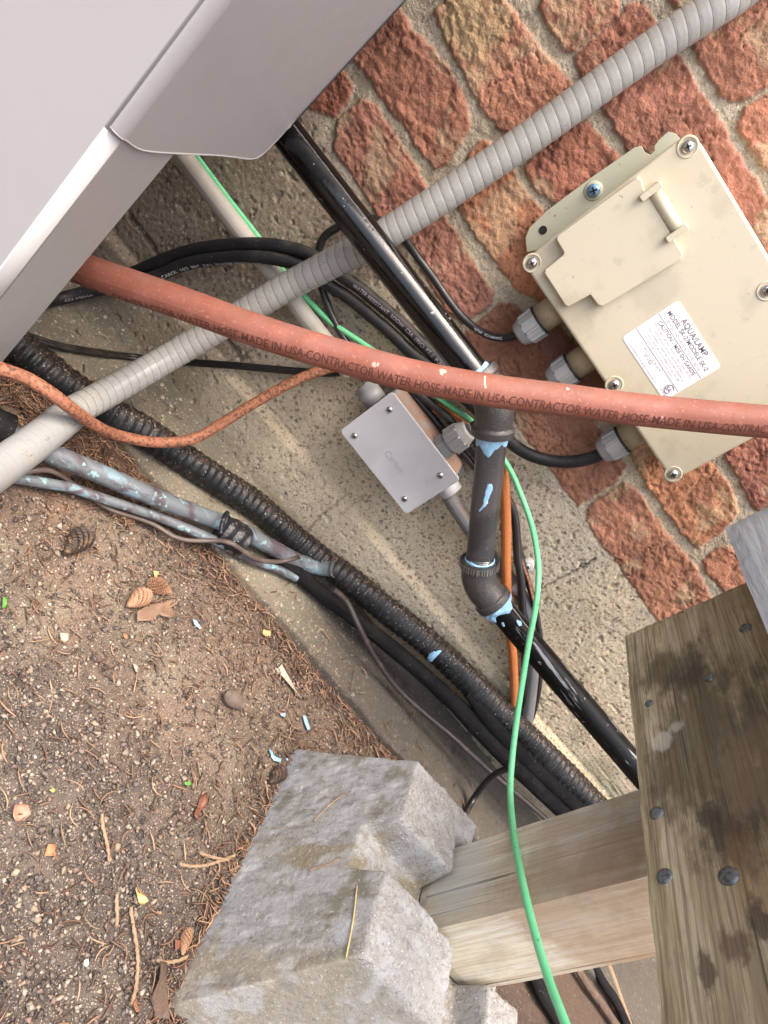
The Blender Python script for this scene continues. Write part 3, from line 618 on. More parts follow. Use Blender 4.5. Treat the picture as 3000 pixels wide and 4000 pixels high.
# ------------------------------------------------------------------ equipment casing (upper left)
YR = -.361; XU = -.212; YB = -.125
un = empty('equipment_cabinet', (XU - .35, -.2, .05), 'large smooth pale grey metal cabinet filling the upper left corner', 'cabinet')
ring = [(XU - .78, YR - .001)]
for t in np.linspace(0, np.pi / 2, 9): ring.append((XU - .010 + .010 * math.sin(t), YR + .010 - .010 * math.cos(t)))
ring += [(XU, -.277)]
back = [(x - .002 if i > 0 else x, y + .002) for i, (x, y) in enumerate(ring)]
back[-1] = (XU - .002, -.277)
poly = ring + back[::-1]
V, F = prism(poly, lambda x, y: (x, y, .05), lambda x, y: (x, y, .3605)); wn = lambda o: setattr(o.modifiers.new('w', 'WEIGHTED_NORMAL'), 'weight', 100); wn(MB().add(V, F).build('front_panel', m_casing, un))
zt = 1.15
poly2 = [(XU - .78, YR - .001)] + ring[1:-1] + [(XU, -.277)]
V, F = prism(ring + back[::-1], lambda x, y: (x, y, .3605), lambda x, y: (x, y, zt))
# upper front: same sheet carried on above the seam, a hair behind the side panel's wrap
wn(MB().add(V, F).build('upper_front_panel', m_casing, un))
# side panel wraps the corner bead, with shaped lower edge
wrap = []
ro = .0115
pts3 = []
for t in np.linspace(.35, np.pi / 2, 7): pts3.append((XU - .010 + ro * math.sin(t), YR + .010 - ro * math.cos(t)))
low = [(.0, .0)]
edge = [XP(*q, XU + .0015) for q in [(560, 588), (700, 600), (850, 607), (930, 616), (970, 621), (1000, 618), (1030, 600), (1065, 565), (1100, 528), (1130, 492)]]
prof_y = [(x, y, .3615 + .003 * (1 - i / 7)) for i, (x, y) in enumerate(pts3)] + [(XU + .0015, e[1], e[2]) for e in edge] + [(XU + .0015, YB, XP(1150, 470, XU)[2] + .01)]
V = []; F = []; NZ = len(prof_y)
for (x, y, z) in prof_y: V += [(x, y, z), (x, y, zt)]
for i in range(NZ - 1): F.append((2 * i, 2 * i + 2, 2 * i + 3, 2 * i + 1))
sp = obj('side_panel', V, F, m_casing, un); so_ = sp.modifiers.new('s', 'SOLIDIFY'); so_.thickness = .0018; so_.offset = -1; wn(sp)
# rear return flange of the side panel and rolled lower lip
MB().add(*box((XU - .03, YB - .0005, .378), (XU + .0013, YB + .0015, zt))).build('rear_flange', m_casing, un, False, .0006)
lip = catmull([(x - .0006, y, z) for (x, y, z) in prof_y[5:]], 4)
tube('rolled_edge', lip, .0011, m_casing, un, step=.003, seg=8, spline=False)
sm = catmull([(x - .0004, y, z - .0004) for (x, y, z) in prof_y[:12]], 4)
tube('seam_shadow_gap', sm, .0008, m_seam, un, step=.003, seg=6, spline=False)  # solid dark strip standing in for the seam's shadow
MB().add(*box((XU - .78, YR, zt), (XU + .002, YB, zt + .02))).build('top_cover', m_casing, un, False, .004)
MB().add(*box((XU - .78, YR, .05), (XU - .778, YB, zt))).build('far_side_panel', m_casing, un, False)

# ------------------------------------------------------------------ gas pipe
GY = .70
a0 = P(1112, 512, GY); A = P(1937, 1568, GY); Bp = P(1865, 2274, GY); e1 = P(2250, 2726, GY)
d0 = (A - a0) / np.linalg.norm(A - a0); d1 = (Bp - A) / np.linalg.norm(Bp - A); d2 = (e1 - Bp) / np.linalg.norm(e1 - Bp)
gp = empty('gas_pipe', tuple(a0), 'thick black threaded gas pipe with two iron elbows smeared with blue sealant', 'pipe')
GR = .0166
t_up = tube('upper_pipe', [a0 - d0 * .10, A - d0 * .024], GR, m_gasblack, gp, spline=False, seg=40)
t_nip = tube('pipe_nipple', [A + d1 * .015, Bp - d1 * .015], GR, m_nipple, gp, spline=False, seg=40)
t_lo = tube('lower_pipe', [Bp + d2 * .02, Bp + d2 * .75], GR, m_gasscr, gp, spline=False, seg=40)
for e_, (Q, da, db, l0, l1) in enumerate(((A, d0, d1, .036, .038), (Bp, d1, d2, .032, .036))):
    pts = [Q - da * l0, Q - da * .018]
    for t in np.linspace(.1, .9, 9): pts.append((Q - da * .018) * (1 - t) ** 2 + Q * 2 * t * (1 - t) + (Q + db * .018) * t * t)
    pts += [Q + db * .018, Q + db * l1]; pp, uu = resample(np.array(pts), .0015); Lt = uu[-1]
    def rf(u, a, Lt=Lt):
        c = np.maximum(sst(.0105, .0085, u), sst(Lt - .0105, Lt - .0085, u)); end = np.minimum(sst(-.0005, .0015, u), sst(Lt + .0005, Lt - .0015, u))
        return (.0205 + .0032 * c + .0006 * np.sin(np.pi * u / Lt)) * (.95 + .05 * end) + a * 0
    el = tube('elbow', pp, .0215, m_elbow, gp, step=.0012, seg=44, spline=False, rf=rf)
    if e_ == 1:
        mb = MB()          # wrench-bitten teeth round the upper collar
        n_ = -da; a_ = np.cross(n_, [0, 0, 1]); a_ /= np.linalg.norm(a_); b_ = np.cross(n_, a_)
        for k in range(46):
            t = 2 * np.pi * k / 46 + random.uniform(-.03, .03); rr = .0232 + random.uniform(.0004, .0009); dr = math.cos(t) * a_ + math.sin(t) * b_; tn = -math.sin(t) * a_ + math.cos(t) * b_
            c = Q - da * (l0 - .0055) + dr * rr; wv = tn * random.uniform(.0004, .0009); lv = da * random.uniform(.003, .0045)
            q = [c - wv - lv, c + wv - lv, c + wv + lv, c - wv + lv]; mb.add(q + [p + dr * .0006 for p in q], [(4, 5, 6, 7), (0, 1, 5, 4), (1, 2, 6, 5), (2, 3, 7, 6), (3, 0, 4, 7)])
        mb.build('wrench_marks', mat('scraped_iron', (.34, .31, .28), .35, metal=.8), el, False)
        low_el = el
    else: up_el = el
def paste(Q, d, s0, s1, r, th, seed, name='thread_sealant'):
    seg = 64; a_ = np.cross(d, [0, 0, 1]); a_ /= np.linalg.norm(a_); b_ = np.cross(d, a_); V = []; F = []; n = 12
    for i in range(n + 1):
        for k in range(seg):
            t = 2 * np.pi * k / seg; cx, cy = np.array(3 * math.cos(t)), np.array(3 * math.sin(t))
            w1 = s1 + (float(fbm(cx, cy, .55, 2, seed)) - .5) * (s1 - s0) * 1.5 + (float(fbm(cx, cy, 3.1, 3, seed + 2)) - .5) * .0022; s = s0 + (w1 - s0) * i / n
            h = r + th * (1 - (i / n) ** 3) * (.5 + float(fbm(cx + s * 200, cy, 1.5, 3, seed + 4))) - (.0006 if i == n else 0)
            V.append(Q + d * s + h * (math.cos(t) * a_ + math.sin(t) * b_))
    for i in range(n):
        for k in range(seg): F.append((i * seg + k, i * seg + (k + 1) % seg, (i + 1) * seg + (k + 1) % seg, (i + 1) * seg + k))
    return obj(name, V, F, m_paste, gp)
paste(A, d1, .036, .052, GR, .0010, 3)
paste(A, -d0, .034, .041, GR, .0016, 13)
paste(Bp, -d1, .030, .0355, GR, .0016, 23)
paste(Bp, d2, .033, .050, GR, .0050, 33)
tn = bvh(t_nip.o); tl = bvh(t_lo.o); tup = bvh(t_up.o)
q5 = lambda L_: [(1700 + a / 2.106, 1450 + b / 2.106) for a, b in L_]
decal('sealant_smear', tn, q5([(430, 930), (470, 925), (478, 960), (460, 1010), (440, 1060), (438, 1090), (395, 1130), (360, 1165), (355, 1145), (395, 1090), (400, 1040), (412, 980)]), m_paste, gp, .0009, 3, 5, 2)
decal('sealant_smear', tn, q5([(350, 500), (600, 510), (590, 625), (540, 610), (480, 600), (410, 560), (390, 530), (350, 535)]), m_paste, gp, .0008, 3, 6, 3)
q4 = lambda L_: [(1750 + a / 2.212, 2100 + b / 2.212) for a, b in L_]
decal('sealant_smear', tl, q4([(460, 730), (480, 730), (495, 765), (478, 775), (462, 755)]), m_paste, gp, .0006, 3, 7, 1)
decal('sealant_smear', tl, q4([(595, 710), (635, 720), (640, 760), (615, 770), (592, 735)]), m_paste, gp, .0006, 3, 8, 1)
decal('sealant_smear', tup, q4([(0, 0), (1, 0), (1, 1)]), m_paste, gp, .0005, 3)
# thread rings on the nipple
for s in (.0335, .0355, .0375):
    a_ = tube('thread', [Bp - d1 * (s - .0003), Bp - d1 * (s + .0003)], GR + .0004, m_steel, t_nip.o, step=.0006, seg=40, spline=False)
# raised letters on the fittings, laid on their surfaces from the camera side
def surf_text(s, px, ang, hpx, tree, m, name, parent, off=.0004, bold=0):
    V, F = textmesh(s, 0, bold); V[:, 0] -= (V[:, 0].min() + V[:, 0].max()) / 2; V[:, 1] -= .35; ca, sa = math.cos(ang), math.sin(ang); out = []; ok = []
    for v in V:
        x = v[0] * hpx; y = -v[1] * hpx; h = tree.ray_cast(Vector(CAM), Vector(ray(px[0] + x * ca - y * sa, px[1] + x * sa + y * ca)).normalized())
        if h[0] is None: out.append((0, 0, 0)); ok.append(False)
        else:
            r = Vector(ray(px[0], px[1])); nn = h[1] if h[1].dot(r) < 0 else -h[1]; out.append(tuple(h[0] + nn * off)); ok.append(True)
    F = [f for f in F if all(ok[i] for i in f)]
    return obj(name, out, F, m, parent, smooth=False)
m_raised = mat('raised_cast_letter', (.15, .135, .125), .4, metal=.5)
te = bvh(low_el.o); surf_text('USA', (1912, 2333), math.radians(-35), 40, te, m_raised, 'lettering', low_el.o); surf_text('3/4', (1874, 2292), math.radians(95), 30, te, m_raised, 'lettering', low_el.o)
te = bvh(up_el.o); surf_text('CM', (1937, 1596), math.radians(-5), 36, te, m_raised, 'lettering', up_el.o)

# ------------------------------------------------------------------ hose
hp = [(-150, 880, .60), (100, 960, .60), (325, 1052, .585), (675, 1172, .585), (1012, 1294, .59), (1300, 1383, .60), (1630, 1473, .61), (1950, 1530, .625), (2200, 1562, .64), (2500, 1601, .655), (3000, 1648, .67), (3300, 1665, .68), (4200, 1720, .70), (6000, 1900, .72)]
HR = .0155
hose = tube('garden_hose', [P(*q) for q in hp], HR, m_hose, step=.004, seg=32)
tag(hose.o, 'thick terracotta red rubber water hose crossing in front of everything', 'hose')
ph = 'CONTRACTOR WATER HOSE-MADE IN USA-'
st = [(448, 1148), (1214, 1385), (1970, 1558), (2792, 1660)]
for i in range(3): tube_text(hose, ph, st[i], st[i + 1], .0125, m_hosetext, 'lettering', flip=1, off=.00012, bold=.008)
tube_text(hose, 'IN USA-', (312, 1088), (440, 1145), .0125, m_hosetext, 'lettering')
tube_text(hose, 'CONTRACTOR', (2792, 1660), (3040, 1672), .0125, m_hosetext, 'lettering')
th_ = bvh(hose.o); m_scuff = mat('pale_scuff', (.68, .42, .33), .7)
decal('scuff', th_, [(1893, 1462), (1900, 1470), (1897, 1500), (1903, 1515), (1895, 1520), (1889, 1505), (1889, 1480)], m_scuff, hose.o, .0003, 3, 3, 2)
decal('scuff', th_, [(2213, 1512), (2226, 1515), (2222, 1524), (2212, 1524)], m_white, hose.o, .0003, 3, 3, 1)

# ------------------------------------------------------------------ conduits
fp = [(4200, -1180, .785), (3500, -560, .785), (2950, -80, .785), (2797, 30, .78), (2518, 211, .775), (2017, 574, .76), (1505, 915, .739), (1233, 1062, .735), (1100, 1134, .73), (700, 1372, .69), (450, 1518, .62), (277, 1613, .56), (200, 1672, .525)]
def rf_flex(u, a): fr = ((u + .0105 * a / (2 * np.pi)) / .0105) % 1; return .0160 - .0006 * sst(.38, .5, np.abs(fr - .5)) + a * 0
fc = empty('flexible_conduit', tuple(P(1505, 915, .739)), 'grey ribbed flexible conduit running from the lower left up across the bricks', 'conduit')
tube('ribbed_tube', [P(*q) for q in fp], .016, m_flex, fc, step=.0015, seg=28, rf=rf_flex)
tube('sleeve', [P(*q) for q in [(285, 1610, .563), (145, 1722, .50), (0, 1827, .44), (-150, 1930, .38), (-400, 2085, .31)]] + [np.array([-.20, -.56, .03]), np.array([-.32, -.72, .018]), np.array([-.62, -.98, .018])], .0172, m_flex2, fc, step=.002, seg=28, rf=lambda u, a: .0172 - .0015 * sst(.002, 0, u) - .0003 * sst(.44, .5, np.abs(((u + .0095 * a / 6.2832) / .0095) % 1 - .5)) + a * 0)
pv = tube('rigid_conduit', [P(*q, .778) for q in [(560, 408), (718, 617), (955, 926), (1200, 1245), (1372, 1463)]], .0112, m_pvc, spline=False, seg=24)
tag(pv.o, 'straight pale beige plastic conduit beside the green wire', 'conduit')
gpb = tube('dark_conduit', [P(*q) for q in [(1752, 1938, .778), (1833, 2062, .778), (1930, 2190, .782), (2030, 2315, .785), (2072, 2420, .786), (2085, 2560, .786), (2070, 2720, .786), (2050, 2860, .786)]], .0098, m_pvcd, seg=20)
tag(gpb.o, 'dark grey conduit leaving the lower end of the grey junction box', 'conduit')
cl = empty('pipe_strap', tuple(P(2020, 2270, .78)), 'white plastic strap screwed to the concrete behind the orange cable', 'strap')
cq = P(2022, 2290, .782); cd = P(2050, 2325, .782) - P(2000, 2265, .782); cd /= np.linalg.norm(cd)
V, F = lathe(cq - cd * .008, cd, [(0, .0112), (.0005, .0118), (.014, .0118), (.0145, .0112)], 24); m_strap = mat('pale_strap', (.50, .49, .46), .5, layers=[lay(60, .5, .7, (.36, .32, .27), f=.6)])
MB().add(V, F).build('band', m_strap, cl)
tq = P(2060, 2208, .788); V, F = lathe(tq, (0, -1, 0), [(-.008, .009), (.002, .009), (.003, .0075)], 20); MB().add(V, F).build('screw_tab', m_strap, cl); screw('screw', tq + np.array([0, -.003, 0]), (0, -1, 0), .0048, m_steel, cl)

# ------------------------------------------------------------------ cables
def cable(name, pts, r, m, label, cat='cable', group=None, seg=16, **k):
    t = tube(name, [P(*q, .012 + r * 1.3) for q in pts], r, m, seg=seg, **k); tag(t.o, label, cat, group); return t
cA = cable('power_cable', [(160, 1185, .775), (330, 1140, .775), (460, 1090, .775), (535, 1060, .775), (675, 1001, .775), (820, 965, .77), (1012, 953, .762), (1157, 975, .763), (1244, 1012, .765), (1325, 1072, .775), (1398, 1119, .785), (1471, 1179, .787), (1551, 1245, .787), (1630, 1324, .787), (1697, 1391, .787), (1800, 1520, .787), (1900, 1640, .785), (2000, 1733, .78), (2063, 1774, .775), (2158, 1802, .775), (2253, 1802, .775), (2335, 1782, .772), (2365, 1764, .772)], .0076, m_cable, 'thick black rubber cable ending in the lowest gland of the beige box')
cB = cable('power_cable', [(60, 1200, .745), (231, 1167, .755), (405, 1128, .76), (598, 1085, .765), (723, 1032, .765), (868, 1008, .762), (1012, 1003, .757), (1128, 1022, .760), (1205, 1051, .763), (1272, 1106, .775), (1365, 1165, .787), (1445, 1232, .787), (1524, 1298, .787), (1604, 1377, .785), (1664, 1425, .783), (1760, 1510, .775), (1850, 1585, .765), (1890, 1630, .755), (1880, 1655, .753), (1850, 1672, .753)], .0076, m_cable, 'black printed rubber cable curving over the pale conduit into the junction box gland')
tube_text(cB, 'CAROL  14/2  90C  (UL)  WATER RESISTANT  SOOW', (637, 1080), (1112, 1045), .0062, m_white, 'printing', off=.00015)
tube_text(cB, '033-MSHA', (240, 1175), (370, 1150), .0050, m_inkl, 'printing', off=.00015)
tube_text(cA, 'WATER RESISTANT  SOOW  CSA  (90C)  FT-2  P-7K', (1380, 1115), (1725, 1430), .0062, m_inkl, 'printing', off=.00015)
cC = cable('thin_cable', [(1400, 1400, .787), (1335, 1310, .787), (1292, 1225, .787), (1262, 1140, .787), (1245, 1040, .787), (1246, 976, .787), (1262, 925, .787), (1330, 882, .787), (1420, 852, .787), (1500, 868, .787), (1560, 915, .785), (1586, 942, .785), (1634, 1008, .784), (1694, 1087, .784), (1742, 1159, .784), (1803, 1237, .784), (1863, 1286, .782), (1923, 1316, .778), (1990, 1322, .772), (2030, 1302, .772)], .0046, m_wireblk, 'thin glossy black cable looping over to the topmost gland of the beige box')
tube_text(cC, 'SJTW  3C/18AWG', (1855, 1285), (1965, 1322), .0042, m_white, 'printing', off=.00015)
rw = empty('twin_wire', tuple(P(530, 1396, .79)), 'flat twin black wire running low across the concrete beneath the hose', 'wire')
for dy in (-5, 5):
    tube('conductor', [P(x, y + dy, z, .018) for x, y, z in [(20, 1290, .74), (102, 1312, .75), (241, 1354, .765), (392, 1378, .785), (530, 1396, .788), (735, 1415, .788), (904, 1427, .788), (1000, 1436, .788), (1266, 1458, .788), (1350, 1452, .788), (1480, 1440, .788)]], .0032, m_wireblk, rw, seg=10)
for i, (pts, r, lb) in enumerate([
    ([(1610, 1520, .787), (1700, 1590, .785), (1760, 1640, .78), (1830, 1730, .785), (1900, 1830, .787), (2003, 1990, .787), (2021, 2172, .775), (2035, 2258, .768), (2040, 2371, .768), (2048, 2500, .775), (2052, 2650, .78), (2052, 2800, .786), (2046, 2860, .79)], .0055, 'black cable hanging beside the orange cable, nearer of the two'),
    ([(1560, 1480, .789), (1700, 1640, .789), (1900, 1880, .79), (2000, 1990, .79), (2025, 2120, .785), (2052, 2240, .780), (2085, 2350, .780), (2108, 2480, .782), (2112, 2600, .785), (2098, 2730, .788), (2068, 2830, .789), (2050, 2880, .79)], .0042, 'thin black cable bowing out to the right behind the green wire')]):
    cable('hanging_cable', pts, r, m_wireblk, lb)
cable('rusty_wire', [(2010, 2040, .786), (2030, 2170, .778), (2062, 2260, .772), (2082, 2340, .775), (2110, 2470, .785)], .0022, m_rusty, 'thin rusty wire clinging to the hanging black cables', 'wire', seg=8)
og = [(-80, 1400, .47), (0, 1442, .485), (90, 1469, .495), (181, 1523, .505), (271, 1589, .52), (362, 1656, .56), (452, 1698, .60), (573, 1725, .63), (663, 1728, .65), (753, 1716, .67), (844, 1668, .69), (1000, 1571, .715), (1150, 1489, .735), (1266, 1443, .75), (1330, 1430, .76), (1450, 1450, .785), (1560, 1500, .785)]
cable('orange_cable', og, .0064, m_rusty, 'grimy orange cable sagging across the corrugated pipe at the left')
cable('orange_cable', [(1700, 1590, .786), (1850, 1690, .784), (1945, 1760, .778), (1966, 1850, .774), (1976, 2000, .770), (1977, 2100, .768), (1978, 2236, .768), (1987, 2416, .77), (2003, 2552, .775), (2010, 2688, .78), (2012, 2778, .785), (2020, 2850, .79)], .0066, m_orange, 'clean bright orange cable hanging straight down behind the iron nipple')
gw = [(690, 515, .785), (762, 605, .785), (890, 775, .785), (1022, 943, .785), (1100, 1050, .786), (1186, 1155, .786), (1292, 1258, .786), (1359, 1302, .786), (1445, 1360, .786), (1580, 1450, .786), (1717, 1556, .782), (1816, 1625, .776), (1900, 1700, .775), (1989, 1828, .765), (2032, 1925, .75), (2075, 2043, .73), (2099, 2162, .70), (2104, 2257, .68), (2092, 2376, .66), (2066, 2507, .645), (2048, 2620, .63), (2030, 2733, .61), (2014, 2846, .59), (2001, 2959, .565), (1993, 3095, .53), (2006, 3252, .465), (2042, 3451, .39), (2088, 3641, .345), (2142, 3822, .31), (2196, 3966, .285), (2240, 4080, .27), (2300, 4250, .25), (2480, 4900, .22), (2700, 6000, .2)]
cable('green_wire', gw, .0034, m_green, 'bright green insulated ground wire draped in front of the wooden post', 'wire')

# ------------------------------------------------------------------ drain, copper lines
cp = [(-60, 1260, .72), (78, 1360, .72), (181, 1439, .73), (259, 1499, .74), (452, 1625, .76), (542, 1674, .765), (633, 1734, .768), (753, 1812, .768), (874, 1891, .768), (1000, 1975, .768), (1125, 2080, .768), (1251, 2185, .768), (1369, 2268, .768), (1537, 2403, .766), (1706, 2541, .766), (1833, 2659, .766), (1959, 2786, .766), (2086, 2904, .766), (2213, 3032, .766), (2330, 3150, .766), (2600, 3420, .766)]
pts = [P(x, y, z, .031) for x, y, z in cp]
co_ = tube('corrugated_pipe', pts, .020, m_corr, step=.0014, seg=36, rf=lambda u, a: .0192 + .0011 * np.sin(u / .0108 * 2 * np.pi) * (.75 + .25 * np.cos(2 * a)) + .0006 * np.sin(a * 3 + u * 40))
tag(co_.o, 'black corrugated drain pipe dusted with rusty dirt along the foot of the wall', 'pipe')
tc_ = bvh(co_.o); decal('sealant_flake', tc_, [(1668, 2565), (1690, 2545), (1722, 2535), (1728, 2545), (1705, 2565), (1690, 2585), (1672, 2585)], m_paste, co_.o, .0015, 4, 9, 3)
cl_ = empty('refrigerant_line', tuple(G(500, 1900, .02)), 'larger blue-green tarnished copper pipe entering black foam at the right', 'pipe')
cp = [(-1300, 1300), (-200, 1600), (-60, 1655), (18, 1688), (120, 1733), (223, 1782), (362, 1838), (512, 1903), (663, 1967), (814, 2023), (874, 2043), (962, 2083), (1055, 2134), (1139, 2180), (1230, 2215), (1300, 2222)]
tube('copper_tube', [P(x, y, .752, .036) for x, y in cp], .0108, m_copper, cl_, seg=24)
tube('foam_end', [P(x, y, .74, .040) for x, y in [(-1300, 1296), (-200, 1596), (-60, 1652), (34, 1690)]], .0185, m_insul, cl_, seg=24)
ip = [(985, 2140), (1060, 2192), (1150, 2262), (1262, 2353), (1406, 2462), (1533, 2562), (1623, 2640), (1759, 2765), (1895, 2910), (2030, 3040), (2166, 3170), (2300, 3290), (2500, 3480)]
tube('foam_insulation', [P(x + 16, y - 18, .738, .028) for x, y in ip], .0145, m_insul, cl_, seg=24, rf=lambda u, a: .0108 + .0022 * (fbm(u * 1.0 + 0 * a, a * .3 + 0 * u, 20, 3, 5) - .5) + .002 * sst(.2, .5, u) - .007 * sst(.09, 0, u))
tube('foam_insulation', [P(x - 18, y + 20, .748, .040) for x, y in [(1840, 2690), (1900, 2760), (1990, 2860), (2100, 2970), (2250, 3110), (2450, 3310)]], .0165, m_insul, cl_, seg=20, rf=lambda u, a: .0130 - .008 * sst(.05, 0, u) + a * 0)
sl_ = tube('liquid_line', [P(x, y, .72, z) for x, y, z in [(-1300, 1560, .014), (-60, 1850, .014), (40, 1864, .014), (90, 1873, .014), (211, 1893, .014), (301, 1912, .014), (392, 1945, .015), (512, 1983, .016), (633, 2025, .018), (753, 2074, .022), (844, 2114, .026), (940, 2166, .024), (1000, 2192, .024), (1090, 2226, .024), (1160, 2258, .024)]], .0058, m_copper, seg=18)
tag(sl_.o, 'thinner copper pipe mottled turquoise, resting on the soil', 'pipe')
bw = tube('brown_wire', [P(x, y, .72, z) for x, y, z in [(60, 1862, .012), (96, 1847, .020), (157, 1833, .024), (211, 1842, .022), (271, 1879, .012), (320, 1917, .006), (386, 1965, .005), (452, 1999, .006), (543, 2025, .007), (615, 2055, .009), (675, 2096, .012), (753, 2113, .018), (856, 2111, .034), (900, 2120, .046), (937, 2142, .044), (996, 2181, .034), (1072, 2195, .032), (1131, 2187, .040), (1170, 2175, .042)]], .0030, m_brown, seg=10)
tag(bw.o, 'thin brown wire winding beside the two copper pipes under the tape', 'wire')
b2 = tube('brown_cable', [P(x, y, .722, z) for x, y, z in [(1300, 2300, .066), (1352, 2344, .066), (1378, 2395, .064), (1406, 2455, .062), (1461, 2561, .048), (1551, 2687, .026), (1669, 2796, .022), (1768, 2877, .03), (1895, 2995, .05), (2075, 3148, .062), (2200, 3260, .066)]], .0040, m_darkbrown, seg=12)
tag(b2.o, 'dark brown cable curving off the corrugated pipe over the footing', 'cable')
b3 = tube('short_cable', [P(x, y, .70, z) for x, y, z in [(1800, 3210, .016), (1850, 3120, .017), (1895, 3060, .019), (1940, 3020, .03), (1990, 3000, .04)]], .0046, m_wireblk, seg=12)
tag(b3.o, 'short black cable poking out from behind the pier block', 'cable')
# tape wrap round both copper lines and the wire
ta, tb = P(858, 2068, .72, .032), P(952, 2120, .72, .034); td = (tb - ta) / np.linalg.norm(tb - ta)
def rf_t(u, a): return (.0175 + .0035 * np.cos(a + 2.2) ** 2) * (1 + .03 * np.sin(a * 3 + u * 120)) + .0009 * np.sin(u * 420 + a * 2) 
tp = tube('tape_wrap', [ta, tb], .02, m_tape, step=.0012, seg=40, spline=False, rf=rf_t); tag(tp.o, 'crumpled black tape binding the copper pipes and brown wire together', 'tape')
tl2 = tube('tape_tail', [P(862, 2085, .72, .052), P(868, 2040, .72, .060), P(880, 2010, .72, .062), P(888, 2002, .72, .060)], .003, m_tape, tp.o, seg=8)

# ------------------------------------------------------------------ junction box
JY = .737
jb_ = empty('junction_box', tuple(P(1560, 1770, .79)), 'small grey plastic junction box with four screws on the concrete', 'junction box')
c4 = [P(1328, 1687, JY), P(1587, 2011, JY), P(1792, 1878, JY), P(1534, 1521, JY)]
x0 = (c4[0][0] + c4[3][0]) / 2; x1 = (c4[1][0] + c4[2][0]) / 2; z0 = (c4[0][2] + c4[1][2]) / 2; z1 = (c4[2][2] + c4[3][2]) / 2; JW = JY - .8
lid = rounded([(x0, z0), (x1, z0), (x1, z1), (x0, z1)], .006)
o = MB().add(*slab_xz(lid, JW, JW + .0035)).build('lid', m_jlid, jb_, False, .0009); lidobj = o
bod = rounded([(x0 + .0025, z0 + .0025), (x1 - .0025, z0 + .0025), (x1 - .0025, z1 - .0025), (x0 + .0025, z1 - .0025)], .006)
MB().add(*slab_xz(bod, JW + .0036, .004)).build('body', m_jbox, jb_, False, .0006)
MB().add(*slab_xz(rounded([(x1 - .004, z1 - .035), (x1 + .010, z1 - .030), (x1 + .010, z1 - .010), (x1 - .004, z1 - .006)], .003), -.006, .004)).build('mounting_foot', m_jbox, jb_, False, .0006)
for q in [(1385, 1703), (1521, 1601), (1719, 1858), (1580, 1949)]: screw('screw', P(*q, JY), (0, -1, 0), .0042, m_steel, jb_)
def flat_text(s, org, right, up, size, m, name, parent, y, bold=0, width=None, center=False):
    V, F = textmesh(s, 0, bold); V[:, 0] -= V[:, 0].min(); sx = size if width is None else width / V[:, 0].max()
    if center: V[:, 0] -= V[:, 0].max() / 2
    W = np.array(org)[None] + V[:, 0:1] * sx * np.array(right)[None] + V[:, 1:2] * size * np.array(up)[None]; W[:, 1] = y
    return obj(name, W, F, m, parent, smooth=False)
flat_text('Carlon', P(1500, 1772, JY), (1, 0, 0), (0, 0, 1), .0125, mat('moulded_letter', (.33, .33, .35), .4), 'lettering', lidobj, JW - .00025, width=.031)
# adapters on both ends
zc = P(1418, 1528, .765)[2]; yc = -.022
V, F = lathe((x0 + .001, yc, zc), (-1, 0, 0), [(0, .0150), (.018, .0148), (.0185, .0128), (.026, .0126)], 32); MB().add(V, F).build('conduit_adapter', m_gland, jb_)
zc2 = P(1762, 1936, .768)[2]
V, F = lathe((x1 - .001, yc, zc2), (1, 0, 0), [(0, .0150), (.019, .0146), (.0195, .0125)], 32); MB().add(V, F).build('conduit_adapter', m_jlid, jb_)
gA = P(1752, 1732, .757); gA = np.array([gA[0], gA[1], z1 - .003])
V, F = lathe(gA, (0, 0, 1), [(0, .0155), (.012, .0155), (.0125, .0135), (.016, .0135)], 6); MB().add(V, F).build('gland_base', m_gland, jb_, False, .0005)
gland(jb_, gA + np.array([0, 0, .014]), (0, 0, 1), .0175, .030)

# ------------------------------------------------------------------ beige transformer box
BY = .742; BW = BY - .8
bx0 = .030 * BY; bx1 = .420 * BY + .0035; bz0 = CAM[2] - .1125 * BY; bz1 = CAM[2] + .1355 * BY
tb_ = empty('transformer_box', (bx0 + .14, -.02, bz0), 'cream beige plastic transformer box with white label fixed to the bricks', 'electrical box')
o = MB().add(*slab_xz(rounded([(bx0, bz0), (bx1, bz0), (bx1, bz1), (bx0, bz1)], .019, 8), BW, BW + .009)).build('cover', m_box, tb_, False); bev(o, .0032, 3)
cover = o
MB().add(*slab_xz(rounded([(bx0 + .004, bz0 + .004), (bx1 - .004, bz0 + .004), (bx1 - .004, bz1 - .004), (bx0 + .004, bz1 - .004)], .017, 8), BW + .0094, -.004)).build('housing', m_box, tb_, False, .001)
PYp = .788
fl = [(2058, 985), (2052, 930), (2068, 890), (2140, 820), (2300, 700), (2480, 575), (2505, 570), (2520, 595), (2540, 605), (2556, 590), (2556, 570), (2575, 545), (2610, 514), (2640, 522), (2660, 545), (2700, 640), (2300, 940)]
fl = [P(*q, PYp) for q in fl]; o = MB().add(*slab_xz([(p[0], p[2]) for p in fl][::-1], PYp - .8, PYp - .8 + .002)).build('backplate', m_plate, tb_, False, .0004)
qh = P(2121, 899, PYp); V, F = lathe((qh[0], -.0122, qh[2]), (0, -1, 0), [(0, .0044), (.0003, .0044)], 18); MB().add(V, F).build('mounting_hole', m_dark, tb_, False)
qs = P(2318, 745, PYp); 
V, F = lathe((qs[0], -.012, qs[2]), (0, -1, 0), [(0, .0098), (.0010, .0090)], 24); MB().add(V, F).build('plate_boss', m_plate, tb_)
s_ = screw('screw', (qs[0], -.0130, qs[2]), (0, -1, 0), .0068, m_bluescrew, tb_)
